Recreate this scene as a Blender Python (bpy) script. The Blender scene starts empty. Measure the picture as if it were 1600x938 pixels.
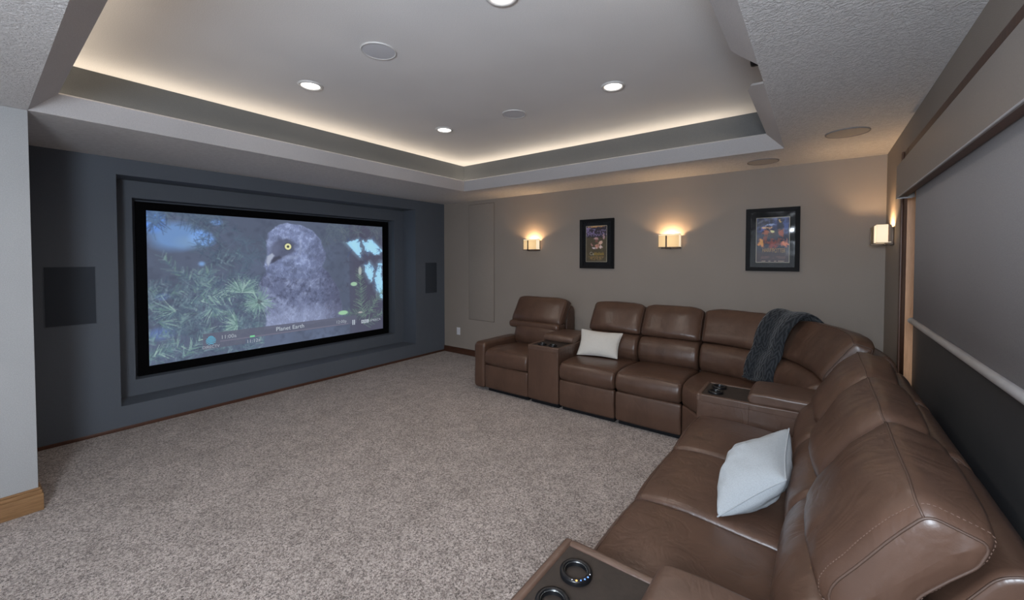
import bpy, bmesh, math, random
import numpy as np
from mathutils import Vector, Matrix, noise

S = bpy.context.scene
COL = S.collection
PI = math.pi

# ------------------------------------------------------------------ camera, light, exposure
W, H = 5.44, 2.44            # right wall, soffit height; the far corner of screen wall and back wall is the origin
REAR = -9.0                  # wall behind the photographer
F, CX, CY, YAW, PITCH = 636.53, 800.0, 418.72, 0.646, -0.0243
cam_data = bpy.data.cameras.new('camera')
cam = bpy.data.objects.new('camera', cam_data); COL.objects.link(cam)
cam.location = (4.985, -4.7404, 1.5517)
cam.rotation_euler = (PI/2 + PITCH, 0, YAW)
cam_data.sensor_fit = 'HORIZONTAL'; cam_data.sensor_width = 36.0
cam_data.lens = F * 36.0 / 1600.0
cam_data.shift_x = 0.0
cam_data.shift_y = -(469.0 - CY) / 1600.0
cam_data.clip_start = 0.02
S.camera = cam

S.view_settings.view_transform = 'Standard'
S.view_settings.look = 'None'
S.view_settings.exposure = 0.0
S.view_settings.gamma = 1.0
S.view_settings.use_curve_mapping = False

world = bpy.data.worlds.new('world'); S.world = world
world.use_nodes = True
world.node_tree.nodes['Background'].inputs[0].default_value = (0.55, 0.68, 1.0, 1)
world.node_tree.nodes['Background'].inputs[1].default_value = 0.02

def lamp(name, kind, loc, energy, color, rot=(0, 0, 0), size=None, size_y=None, spread=None, radius=None, shape=None):
    d = bpy.data.lights.new(name, kind); d.energy = energy; d.color = color
    if kind == 'AREA':
        d.shape = shape or 'RECTANGLE'; d.size = size
        if d.shape in ('RECTANGLE', 'ELLIPSE'): d.size_y = size_y or size
        if spread is not None: d.spread = spread
    if radius is not None and kind in ('POINT', 'SPOT'): d.shadow_soft_size = radius
    o = bpy.data.objects.new(name, d); COL.objects.link(o); o.location = loc; o.rotation_euler = rot
    return o

COOL = (0.77, 0.875, 1.0)
COVE = (1.0, 0.85, 0.66)
SCON = (1.0, 0.66, 0.36)
CAN = (1.0, 0.90, 0.80)
# the photographer's cool bare flash behind the camera, and an added faint cool fill panel at the unseen rear wall
lamp('photo_flash', 'POINT', (4.95, -5.6, 1.80), 290, COOL, radius=0.28)
lamp('rear_fill_light', 'AREA', (3.3, REAR + 0.15, 1.35), 25, COOL, (PI/2, 0, 0), 3.2, 1.8)
# LED strips lying in the tray's trough, shining up at the tray ceiling
TX0, TX1, TY0, TY1, TZ = 1.177, 4.747, -4.52, -0.759, 2.80
KX0, KX1, KY0, KY1 = 1.09, 4.835, -4.607, -0.672       # cove walls
LED = 7.5
lamp('led_strip_light', 'AREA', (KX0 + .014, (KY0 + KY1)/2, 2.51), LED, COVE, (PI, 0, 0), .02, KY1 - KY0 - .06)
lamp('led_strip_light', 'AREA', (KX1 - .014, (KY0 - 2.95)/2, 2.51), LED*.42, COVE, (PI, 0, 0), .02, -2.95 - KY0 - .06)
lamp('led_strip_light', 'AREA', ((KX0 + 4.45)/2, KY1 - .014, 2.51), LED*.9, COVE, (PI, 0, 0), 4.45 - KX0 - .06, .02)
lamp('led_strip_light', 'AREA', ((KX0 + KX1)/2, KY0 + .014, 2.51), LED, COVE, (PI, 0, 0), KX1 - KX0 - .06, .02)

# ------------------------------------------------------------------ materials
MATS = {}
def new_mat(name):
    m = bpy.data.materials.new(name); m.use_nodes = True
    nt = m.node_tree
    return m, nt, nt.nodes['Principled BSDF']

def node(nt, t, **kw):
    n = nt.nodes.new(t)
    for k, v in kw.items(): setattr(n, k, v)
    return n

def obj_coords(nt, scale=(1, 1, 1)):
    tc = node(nt, 'ShaderNodeTexCoord'); mp = node(nt, 'ShaderNodeMapping')
    mp.inputs['Scale'].default_value = scale
    nt.links.new(tc.outputs['Object'], mp.inputs['Vector'])
    return mp.outputs['Vector']

def bump(nt, bsdf, height, strength, dist, prev=None):
    b = node(nt, 'ShaderNodeBump'); b.inputs['Strength'].default_value = strength; b.inputs['Distance'].default_value = dist
    nt.links.new(height, b.inputs['Height'])
    if prev is not None: nt.links.new(prev, b.inputs['Normal'])
    nt.links.new(b.outputs['Normal'], bsdf.inputs['Normal'])
    return b.outputs['Normal']

def ntex(nt, vec, scale, detail=3.0, rough=0.55, dist=0.0):
    n = node(nt, 'ShaderNodeTexNoise')
    n.inputs['Scale'].default_value = scale; n.inputs['Detail'].default_value = detail
    n.inputs['Roughness'].default_value = rough; n.inputs['Distortion'].default_value = dist
    nt.links.new(vec, n.inputs['Vector'])
    return n.outputs['Fac']

def ramp(nt, fac, stops):
    r = node(nt, 'ShaderNodeValToRGB')
    e = r.color_ramp.elements
    while len(e) < len(stops): e.new(0.5)
    for el, (p, c) in zip(e, stops): el.position = p; el.color = (*c, 1)
    nt.links.new(fac, r.inputs['Fac'])
    return r.outputs['Color']

def mixc(nt, fac, a, b, mode='MIX'):
    m = node(nt, 'ShaderNodeMix', data_type='RGBA', blend_type=mode)
    for sock, v in ((m.inputs[0], fac), (m.inputs[6], a), (m.inputs[7], b)):
        if hasattr(v, 'is_linked'): nt.links.new(v, sock)
        elif isinstance(v, (int, float)): sock.default_value = v
        else: sock.default_value = (*v, 1)
    return m.outputs[2]

def simple(name, color, rough=0.6, metal=0.0, spec=0.5, nscale=None, nstr=0.1, ndist=0.002, var=0.06, emit=None, estr=1.0):
    m, nt, b = new_mat(name)
    b.inputs['Roughness'].default_value = rough; b.inputs['Metallic'].default_value = metal
    b.inputs['Specular IOR Level'].default_value = spec
    v = obj_coords(nt)
    n = ntex(nt, v, nscale or 12.0)
    lo = tuple(c * (1 - var) for c in color); hi = tuple(min(1, c * (1 + var)) for c in color)
    nt.links.new(ramp(nt, n, [(0.3, lo), (0.7, hi)]), b.inputs['Base Color'])
    if nscale: bump(nt, b, n, nstr, ndist)
    if emit:
        b.inputs['Emission Color'].default_value = (*emit, 1); b.inputs['Emission Strength'].default_value = estr
    MATS[name] = m
    return m

def make_wall(name, color, weave=700.0, rough=0.75, bstr=0.25):
    m, nt, b = new_mat(name)
    b.inputs['Roughness'].default_value = rough; b.inputs['Specular IOR Level'].default_value = 0.25
    v = obj_coords(nt)
    big = ntex(nt, v, 1.3, 2.0); fine = ntex(nt, v, 260.0, 2.0, 0.7)
    c1 = ramp(nt, big, [(0.3, tuple(c * 0.95 for c in color)), (0.7, tuple(c * 1.05 for c in color))])
    c2 = mixc(nt, 0.22, c1, ramp(nt, fine, [(0.35, tuple(c * 0.6 for c in color)), (0.65, tuple(c * 1.4 for c in color))]))
    nt.links.new(c2, b.inputs['Base Color'])
    bump(nt, b, fine, bstr, 0.0015)
    MATS[name] = m
    return m

make_wall('wall_beige', (0.31, 0.268, 0.232))
make_wall('wall_charcoal', (0.104, 0.117, 0.138), rough=0.62, bstr=0.12)
make_wall('wall_pale', (0.40, 0.405, 0.41), bstr=0.1)
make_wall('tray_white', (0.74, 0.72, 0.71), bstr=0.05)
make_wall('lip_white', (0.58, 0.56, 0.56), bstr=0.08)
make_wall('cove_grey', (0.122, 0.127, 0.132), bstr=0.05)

def ceiling_texture():
    m, nt, b = new_mat('ceiling_knockdown')
    b.inputs['Roughness'].default_value = 0.8; b.inputs['Specular IOR Level'].default_value = 0.3
    v = obj_coords(nt)
    n1 = ntex(nt, v, 70.0, 4.0, 0.6, 0.6); n2 = ntex(nt, v, 28.0, 2.0, 0.5, 0.4)
    nt.links.new(ramp(nt, n2, [(0.3, (0.63, 0.61, 0.60)), (0.7, (0.71, 0.69, 0.68))]), b.inputs['Base Color'])
    h = ramp(nt, n1, [(0.42, (0, 0, 0)), (0.6, (1, 1, 1))])
    p = bump(nt, b, h, 0.6, 0.006)
    bump(nt, b, n2, 0.3, 0.006, p)
    MATS['ceiling'] = m
ceiling_texture()

def carpet():
    m, nt, b = new_mat('carpet_frieze')
    b.inputs['Roughness'].default_value = 0.95; b.inputs['Specular IOR Level'].default_value = 0.1
    b.inputs['Sheen Weight'].default_value = 0.25; b.inputs['Sheen Roughness'].default_value = 0.5
    v = obj_coords(nt)
    f1 = ntex(nt, v, 92.0, 3.0, 0.75, 0.4); f2 = ntex(nt, v, 210.0, 2.0, 0.6); big = ntex(nt, v, 2.2, 3.0, 0.6); mid = ntex(nt, v, 11.0, 3.0, 0.6)
    c = ramp(nt, f1, [(0.38, (0.040, 0.028, 0.024)), (0.46, (0.24, 0.18, 0.155)), (0.52, (0.52, 0.435, 0.39)), (0.60, (0.76, 0.67, 0.62))])
    c = mixc(nt, 0.40, c, ramp(nt, f2, [(0.40, (0.07, 0.05, 0.043)), (0.5, (0.42, 0.35, 0.31)), (0.60, (0.72, 0.63, 0.58))]))
    c = mixc(nt, 1.0, c, ramp(nt, big, [(0.35, (0.86, 0.85, 0.84)), (0.62, (1.0, 1.0, 1.0))]), 'MULTIPLY')
    c = mixc(nt, 1.0, c, ramp(nt, mid, [(0.3, (0.80, 0.79, 0.78)), (0.6, (1.0, 1.0, 1.0))]), 'MULTIPLY')
    nt.links.new(c, b.inputs['Base Color'])
    p = bump(nt, b, f1, 0.9, 0.012)
    bump(nt, b, f2, 0.6, 0.006, p)
    MATS['carpet'] = m
carpet()

def leather(name, base, rough=0.36):
    m, nt, b = new_mat(name)
    v = obj_coords(nt)
    vs = obj_coords(nt, (1.0, 1.0, 0.35))
    big = ntex(nt, v, 3.0, 4.0, 0.6); cre = ntex(nt, vs, 13.0, 3.0, 0.55, 0.5)
    vor = node(nt, 'ShaderNodeTexVoronoi'); vor.inputs['Scale'].default_value = 260.0; nt.links.new(v, vor.inputs['Vector'])
    c = ramp(nt, big, [(0.3, tuple(x * 0.84 for x in base)), (0.7, tuple(x * 1.14 for x in base))])
    c = mixc(nt, 0.35, c, ramp(nt, cre, [(0.35, tuple(x * 0.72 for x in base)), (0.62, tuple(x * 1.22 for x in base))]))
    nt.links.new(c, b.inputs['Base Color'])
    rr = node(nt, 'ShaderNodeMapRange'); rr.inputs[3].default_value = rough - 0.01; rr.inputs[4].default_value = rough + 0.06
    nt.links.new(cre, rr.inputs[0]); nt.links.new(rr.outputs[0], b.inputs['Roughness'])
    b.inputs['Specular IOR Level'].default_value = 0.5
    # soft folds: ridges where a stretched noise crosses its middle value
    fo = ntex(nt, obj_coords(nt, (1.0, 1.0, 0.55)), 7.0, 3.0, 0.55, 1.2)
    sb_ = node(nt, 'ShaderNodeMath', operation='SUBTRACT'); nt.links.new(fo, sb_.inputs[0]); sb_.inputs[1].default_value = 0.5
    ab_ = node(nt, 'ShaderNodeMath', operation='ABSOLUTE'); nt.links.new(sb_.outputs[0], ab_.inputs[0])
    mr_ = node(nt, 'ShaderNodeMapRange', interpolation_type='SMOOTHSTEP'); mr_.inputs[1].default_value = 0.0; mr_.inputs[2].default_value = 0.10
    nt.links.new(ab_.outputs[0], mr_.inputs[0])
    p0 = bump(nt, b, mr_.outputs[0], 0.13, 0.0040)
    p = bump(nt, b, cre, 0.16, 0.005, p0)
    bump(nt, b, vor.outputs['Distance'], 0.10, 0.0008, p)
    MATS[name] = m
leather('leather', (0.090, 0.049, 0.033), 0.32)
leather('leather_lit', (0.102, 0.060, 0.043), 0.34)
simple('stitch', (0.085, 0.050, 0.036), 0.5)
simple('thread', (0.15, 0.092, 0.068), 0.6)

def wood(name, a, c, rough=0.4, axis=(1, 1, 1)):
    m, nt, b = new_mat(name)
    v = obj_coords(nt, axis)
    n = ntex(nt, v, 9.0, 6.0, 0.65, 0.6)
    nt.links.new(ramp(nt, n, [(0.3, a), (0.7, c)]), b.inputs['Base Color'])
    b.inputs['Roughness'].default_value = rough
    bump(nt, b, n, 0.08, 0.002)
    MATS[name] = m
wood('oak_base', (0.20, 0.105, 0.045), (0.32, 0.18, 0.085), 0.38, (6, 1, 12))
wood('cherry_base', (0.055, 0.021, 0.012), (0.10, 0.04, 0.022), 0.4, (1, 6, 12))
wood('casing_dark', (0.060, 0.024, 0.012), (0.12, 0.050, 0.024), 0.45, (10, 10, 1))
wood('jamb_wood_lit', (0.50, 0.25, 0.115), (0.66, 0.35, 0.18), 0.4, (12, 12, 1))  # jamb wood brightened, the sconce's warm light put into its colour
wood('tray_brown', (0.016, 0.011, 0.008), (0.030, 0.020, 0.015), 0.62, (3, 3, 3))

simple('black_gloss', (0.006, 0.006, 0.007), 0.30, spec=0.35)
simple('black_matte', (0.010, 0.010, 0.012), 0.75, spec=0.2)
simple('black_velvet', (0.0035, 0.0035, 0.004), 0.95, spec=0.05)
simple('frame_black', (0.009, 0.009, 0.010), 0.55, spec=0.15)
simple('mat_black', (0.011, 0.012, 0.014), 0.8, spec=0.2)
simple('steel_dark', (0.25, 0.28, 0.30), 0.22, 1.0)
simple('bronze', (0.075, 0.052, 0.036), 0.4, 0.6)
simple('white_trim', (0.62, 0.60, 0.58), 0.45)
simple('grille_white', (0.60, 0.60, 0.63), 0.7, nscale=900.0, nstr=0.3)
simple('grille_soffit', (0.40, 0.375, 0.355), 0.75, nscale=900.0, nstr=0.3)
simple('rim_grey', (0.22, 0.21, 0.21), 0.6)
simple('grille_dark', (0.047, 0.054, 0.066), 0.85, spec=0.15, nscale=900.0, nstr=0.3)
simple('plate_white', (0.72, 0.72, 0.76), 0.4)
simple('shade_fabric', (0.34, 0.33, 0.335), 0.75, spec=0.2, nscale=420.0, nstr=0.25, var=0.10)
simple('bar_silver', (0.58, 0.58, 0.60), 0.42, 0.3)
simple('pelmet_paint', (0.27, 0.24, 0.215), 0.4, nscale=260.0, nstr=0.08)
simple('dark_glass', (0.050, 0.050, 0.052), 0.5)
simple('linen', (0.62, 0.60, 0.56), 0.9, spec=0.1, nscale=240.0, nstr=0.5, var=0.08)
simple('linen_cool', (0.40, 0.425, 0.445), 0.9, spec=0.1, nscale=240.0, nstr=0.5, var=0.08)
simple('led_blue', (0.05, 0.1, 0.4), 0.4, emit=(0.12, 0.30, 1.0), estr=2.2)
simple('led_amber', (0.4, 0.2, 0.05), 0.4, emit=(1.0, 0.50, 0.12), estr=1.6)
simple('led_white', (0.4, 0.4, 0.4), 0.4, emit=(0.8, 0.85, 1.0), estr=0.9)
simple('can_lens', (0.9, 0.9, 0.9), 0.5, emit=(1.0, 0.94, 0.86), estr=6.0)
simple('can_baffle', (0.50, 0.44, 0.40), 0.4)
simple('text_white', (0.0, 0.0, 0.0), 1.0, spec=0, emit=(0.47, 0.53, 0.60), estr=1.0)
simple('text_grey', (0.0, 0.0, 0.0), 1.0, spec=0, emit=(0.36, 0.40, 0.46), estr=1.0)
simple('text_green', (0.0, 0.0, 0.0), 1.0, spec=0, emit=(0.20, 0.62, 0.33), estr=1.0)
simple('globe_cyan', (0.0, 0.0, 0.0), 1.0, spec=0, emit=(0.12, 0.46, 0.66), estr=1.0)
simple('title_yellow', (0.55, 0.36, 0.06), 0.6)
simple('title_pale', (0.55, 0.50, 0.38), 0.6)
simple('title_gold', (0.50, 0.29, 0.10), 0.6)

def shade_lit():
    m, nt, b = new_mat('lamp_shade_lit')
    tc = node(nt, 'ShaderNodeTexCoord')
    sep = node(nt, 'ShaderNodeSeparateXYZ'); nt.links.new(tc.outputs['Object'], sep.inputs[0])
    fine = ntex(nt, obj_coords(nt), 180.0, 2.0, 0.6)
    # the lamp bulb stands in the middle of the shade: the fabric glows most there
    ln = node(nt, 'ShaderNodeVectorMath', operation='LENGTH'); nt.links.new(tc.outputs['Object'], ln.inputs[0])
    mr = node(nt, 'ShaderNodeMapRange'); mr.inputs[1].default_value = 0.03; mr.inputs[2].default_value = 0.16
    mr.inputs[3].default_value = 1.2; mr.inputs[4].default_value = 0.60
    nt.links.new(ln.outputs['Value'], mr.inputs[0])
    mul = node(nt, 'ShaderNodeMath', operation='MULTIPLY'); nt.links.new(mr.outputs[0], mul.inputs[0])
    mf = node(nt, 'ShaderNodeMapRange'); mf.inputs[3].default_value = 0.8; mf.inputs[4].default_value = 1.2
    nt.links.new(fine, mf.inputs[0]); nt.links.new(mf.outputs[0], mul.inputs[1])
    b.inputs['Base Color'].default_value = (0.7, 0.6, 0.45, 1); b.inputs['Roughness'].default_value = 0.8
    b.inputs['Emission Color'].default_value = (1.0, 0.80, 0.55, 1)
    nt.links.new(mul.outputs[0], b.inputs['Emission Strength'])
    MATS['shade_lit'] = m
shade_lit()

def glass_pane():
    m, nt, b = new_mat('picture_glass')
    out = nt.nodes['Material Output']
    tr = node(nt, 'ShaderNodeBsdfTransparent'); gl = node(nt, 'ShaderNodeBsdfGlossy'); gl.inputs['Roughness'].default_value = 0.06
    fr = node(nt, 'ShaderNodeFresnel'); fr.inputs['IOR'].default_value = 1.28
    mx = node(nt, 'ShaderNodeMixShader')
    n = ntex(nt, obj_coords(nt), 5.0, 1.0, 0.5)
    bp = node(nt, 'ShaderNodeBump'); bp.inputs['Strength'].default_value = 0.35; bp.inputs['Distance'].default_value = 0.02
    nt.links.new(n, bp.inputs['Height']); nt.links.new(bp.outputs['Normal'], gl.inputs['Normal'])
    nt.links.new(fr.outputs[0], mx.inputs[0]); nt.links.new(tr.outputs[0], mx.inputs[1]); nt.links.new(gl.outputs[0], mx.inputs[2])
    nt.links.new(mx.outputs[0], out.inputs['Surface'])
    MATS['glass'] = m
    m2, nt, b = new_mat('mica_plate')
    out = nt.nodes['Material Output']
    tr = node(nt, 'ShaderNodeBsdfTransparent'); tr.inputs[0].default_value = (0.95, 0.88, 0.75, 1)
    gl = node(nt, 'ShaderNodeBsdfGlossy'); gl.inputs['Roughness'].default_value = 0.15
    mx = node(nt, 'ShaderNodeMixShader'); mx.inputs[0].default_value = 0.12
    nt.links.new(tr.outputs[0], mx.inputs[1]); nt.links.new(gl.outputs[0], mx.inputs[2]); nt.links.new(mx.outputs[0], out.inputs['Surface'])
    MATS['mica'] = m2
glass_pane()

def throw_mat():
    m, nt, b = new_mat('plush_throw')
    b.inputs['Roughness'].default_value = 0.9; b.inputs['Specular IOR Level'].default_value = 0.15
    b.inputs['Sheen Weight'].default_value = 0.25; b.inputs['Sheen Roughness'].default_value = 0.4
    uv = node(nt, 'ShaderNodeUVMap')
    sep = node(nt, 'ShaderNodeSeparateXYZ'); nt.links.new(uv.outputs[0], sep.inputs[0])
    # herringbone: saw-tooth in v by triangle wave of u
    def M(op, a, bb=None):
        n = node(nt, 'ShaderNodeMath', operation=op)
        for i, x in enumerate((a, bb)):
            if x is None: continue
            if isinstance(x, (int, float)): n.inputs[i].default_value = x
            else: nt.links.new(x, n.inputs[i])
        return n.outputs[0]
    tri = M('PINGPONG', M('MULTIPLY', sep.outputs[0], 5.0), 0.5)
    nz = ntex(nt, obj_coords(nt), 14.0, 2.0, 0.6)
    ph = M('ADD', M('MULTIPLY', sep.outputs[1], 34.0), M('ADD', M('MULTIPLY', tri, 5.0), M('MULTIPLY', nz, 4.5)))
    w = M('SINE', M('MULTIPLY', ph, 3.0))
    w = M('ADD', M('MULTIPLY', w, 0.5), 0.5)
    f = ntex(nt, obj_coords(nt), 300.0, 2.0)
    c = ramp(nt, w, [(0.15, (0.010, 0.012, 0.015)), (0.6, (0.020, 0.023, 0.028)), (1.0, (0.048, 0.054, 0.062))])
    c = mixc(nt, 0.3, c, ramp(nt, f, [(0.4, (0.01, 0.012, 0.014)), (0.62, (0.07, 0.075, 0.085))]))
    nt.links.new(c, b.inputs['Base Color'])
    p = bump(nt, b, w, 0.5, 0.006); bump(nt, b, f, 0.5, 0.003, p)
    MATS['throw'] = m
throw_mat()

def vcol_mat(name, emit):
    m, nt, b = new_mat(name)
    a = node(nt, 'ShaderNodeVertexColor'); a.layer_name = 'picture'
    if emit:
        b.inputs['Base Color'].default_value = (0.02, 0.02, 0.02, 1); b.inputs['Specular IOR Level'].default_value = 0.05
        b.inputs['Roughness'].default_value = 0.9
        nt.links.new(a.outputs[0], b.inputs['Emission Color']); b.inputs['Emission Strength'].default_value = 1.0
    else:
        nt.links.new(a.outputs[0], b.inputs['Base Color']); b.inputs['Roughness'].default_value = 0.5
    MATS[name] = m
vcol_mat('projected_picture', True); vcol_mat('printed_poster', False)

# ------------------------------------------------------------------ geometry helpers
def link(o, parent=None):
    COL.objects.link(o)
    if parent is not None:
        o.parent = parent
        if parent.type == 'EMPTY' or True:
            o.matrix_parent_inverse = parent.matrix_world.inverted() if parent.parent is None else Matrix()
    return o

def tag(o, label=None, cat=None, group=None, kind=None):
    if label: o['label'] = label
    if cat: o['category'] = cat
    if group: o['group'] = group
    if kind: o['kind'] = kind
    return o

ORIGINS = {}
def origin_of(parent):
    """world location of a parent (all parents are unrotated and unscaled)"""
    return ORIGINS.get(parent.name, Vector((0, 0, 0))) if parent is not None else Vector((0, 0, 0))

def empty(name, loc, label, cat, group=None):
    o = bpy.data.objects.new(name, None); o.empty_display_size = 0.1
    COL.objects.link(o); o.location = loc
    ORIGINS[o.name] = Vector(loc)
    return tag(o, label, cat, group)

def mesh_obj(name, verts, faces, mat, parent=None, smooth=False, recalc=True, at=None):
    """verts in world space; the object's origin is put at `at` (default: centre of the base)"""
    me = bpy.data.meshes.new(name)
    vs = np.array([tuple(v) for v in verts], dtype=float)
    if at is None:
        lo, hi = vs.min(0), vs.max(0); at = ((lo[0]+hi[0])/2, (lo[1]+hi[1])/2, lo[2])
    at = Vector(at)
    me.from_pydata([tuple(v) for v in (vs - np.array(at))], [], faces)
    if recalc:
        bm = bmesh.new(); bm.from_mesh(me); bmesh.ops.recalc_face_normals(bm, faces=bm.faces); bm.to_mesh(me); bm.free()
    if smooth: me.polygons.foreach_set('use_smooth', [True] * len(me.polygons))
    me.materials.append(MATS[mat] if isinstance(mat, str) else mat)
    o = bpy.data.objects.new(name, me); COL.objects.link(o)
    if parent is not None:
        o.parent = parent; o.location = at - origin_of(parent)
    else: o.location = at
    ORIGINS[o.name] = at.copy()
    return o

class G:
    """collects pieces of ONE mesh"""
    def __init__(s): s.v = []; s.f = []
    def add(s, v, f):
        n = len(s.v); s.v += [tuple(p) for p in v]; s.f += [tuple(i + n for i in q) for q in f]; return s
    def box(s, x0, x1, y0, y1, z0, z1):
        v = [(x, y, z) for x in (x0, x1) for y in (y0, y1) for z in (z0, z1)]
        return s.add(v, [(0,1,3,2),(4,6,7,5),(0,4,5,1),(2,3,7,6),(0,2,6,4),(1,5,7,3)])
    def quad(s, a, b, c, d): return s.add([a, b, c, d], [(0, 1, 2, 3)])
    def obj(s, name, mat, parent=None, smooth=False, bevel=0.0, segs=2, recalc=True, at=None):
        o = mesh_obj(name, s.v, s.f, mat, parent, smooth, recalc, at)
        if bevel > 0:
            me = o.data; bm = bmesh.new(); bm.from_mesh(me)
            bmesh.ops.bevel(bm, geom=list(bm.edges), offset=bevel, segments=segs, profile=0.6, affect='EDGES', clamp_overlap=True)
            bmesh.ops.recalc_face_normals(bm, faces=bm.faces)
            bm.to_mesh(me); bm.free()
            me.polygons.foreach_set('use_smooth', [True] * len(me.polygons))
            try: me.set_sharp_from_angle(angle=math.radians(40))
            except Exception: pass
        return o

def lathe(profile, n=32, axis='z', c=(0, 0, 0)):
    v, f = [], []
    for (r, h) in profile:
        for k in range(n):
            a = 2*PI*k/n
            v.append((c[0] + r*math.cos(a), c[1] + r*math.sin(a), c[2] + h))
    for i in range(len(profile)-1):
        for k in range(n):
            f.append((i*n+k, i*n+(k+1) % n, (i+1)*n+(k+1) % n, (i+1)*n+k))
    return v, f

def tube(pts, r=0.003, n=6, closed=False):
    pts = [Vector(p) for p in pts]; v, f = [], []
    m = len(pts)
    prev = None
    for i, p in enumerate(pts):
        a = pts[i-1] if (i > 0 or closed) else p
        b = pts[(i+1) % m] if (i < m-1 or closed) else p
        d = (b - a).normalized() if (b-a).length > 1e-9 else Vector((0, 0, 1))
        ref = prev if prev is not None else (Vector((0, 0, 1)) if abs(d.z) < 0.9 else Vector((1, 0, 0)))
        s = d.cross(ref)
        if s.length < 1e-6: s = d.cross(Vector((1, 0, 0)))
        s.normalize(); u = s.cross(d).normalized(); prev = u
        for k in range(n):
            q = 2*PI*k/n
            v.append(p + r*(math.cos(q)*s + math.sin(q)*u))
    for i in range(m if closed else m-1):
        j = (i+1) % m
        for k in range(n):
            f.append((i*n+k, i*n+(k+1) % n, j*n+(k+1) % n, j*n+k))
    if not closed:
        f.append(tuple(range(n-1, -1, -1))); f.append(tuple((m-1)*n+k for k in range(n)))
    return v, f

def spline(ctrl, per=6):
    """closed Catmull-Rom through the control points, resampled evenly"""
    c = np.array(ctrl, float); n = len(c); out = []
    for i in range(n):
        p0, p1, p2, p3 = c[(i-1) % n], c[i], c[(i+1) % n], c[(i+2) % n]
        for k in range(per):
            t = k/per
            # centripetal-like tension 0.45
            m1 = 0.45*(p2-p0); m2 = 0.45*(p3-p1)
            t2, t3 = t*t, t*t*t
            out.append((2*t3-3*t2+1)*p1 + (t3-2*t2+t)*m1 + (-2*t3+3*t2)*p2 + (t3-t2)*m2)
    return np.array(out)

def rounded(ctrl, r, seg=4):
    """closed polygon with rounded corners"""
    c = [np.array(p, float) for p in ctrl]; n = len(c); out = []
    for i in range(n):
        p, a, b = c[i], c[i-1], c[(i+1) % n]
        da, db = a-p, b-p; la, lb = np.linalg.norm(da), np.linalg.norm(db)
        rr = min(r, la*0.45, lb*0.45)
        s, e = p + da/la*rr, p + db/lb*rr
        for k in range(seg+1):
            t = k/seg
            out.append((1-t)**2*s + 2*t*(1-t)*p + t*t*e)
    # add points along straight runs
    res = []
    for i in range(len(out)):
        a, b = out[i], out[(i+1) % len(out)]
        res.append(a)
        L = np.linalg.norm(b-a); k = int(L/0.045)
        for j in range(1, k): res.append(a + (b-a)*j/k)
    return np.array(res)

def inward(prof):
    """unit inward normals of a closed profile"""
    p = np.asarray(prof); t = np.roll(p, -1, 0) - np.roll(p, 1, 0)
    t /= np.maximum(np.linalg.norm(t, axis=1, keepdims=True), 1e-9)
    nrm = np.stack([-t[:, 1], t[:, 0]], 1)
    area = 0.5*np.sum(p[:, 0]*np.roll(p[:, 1], -1) - np.roll(p[:, 0], -1)*p[:, 1])
    return nrm if area > 0 else -nrm

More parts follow.
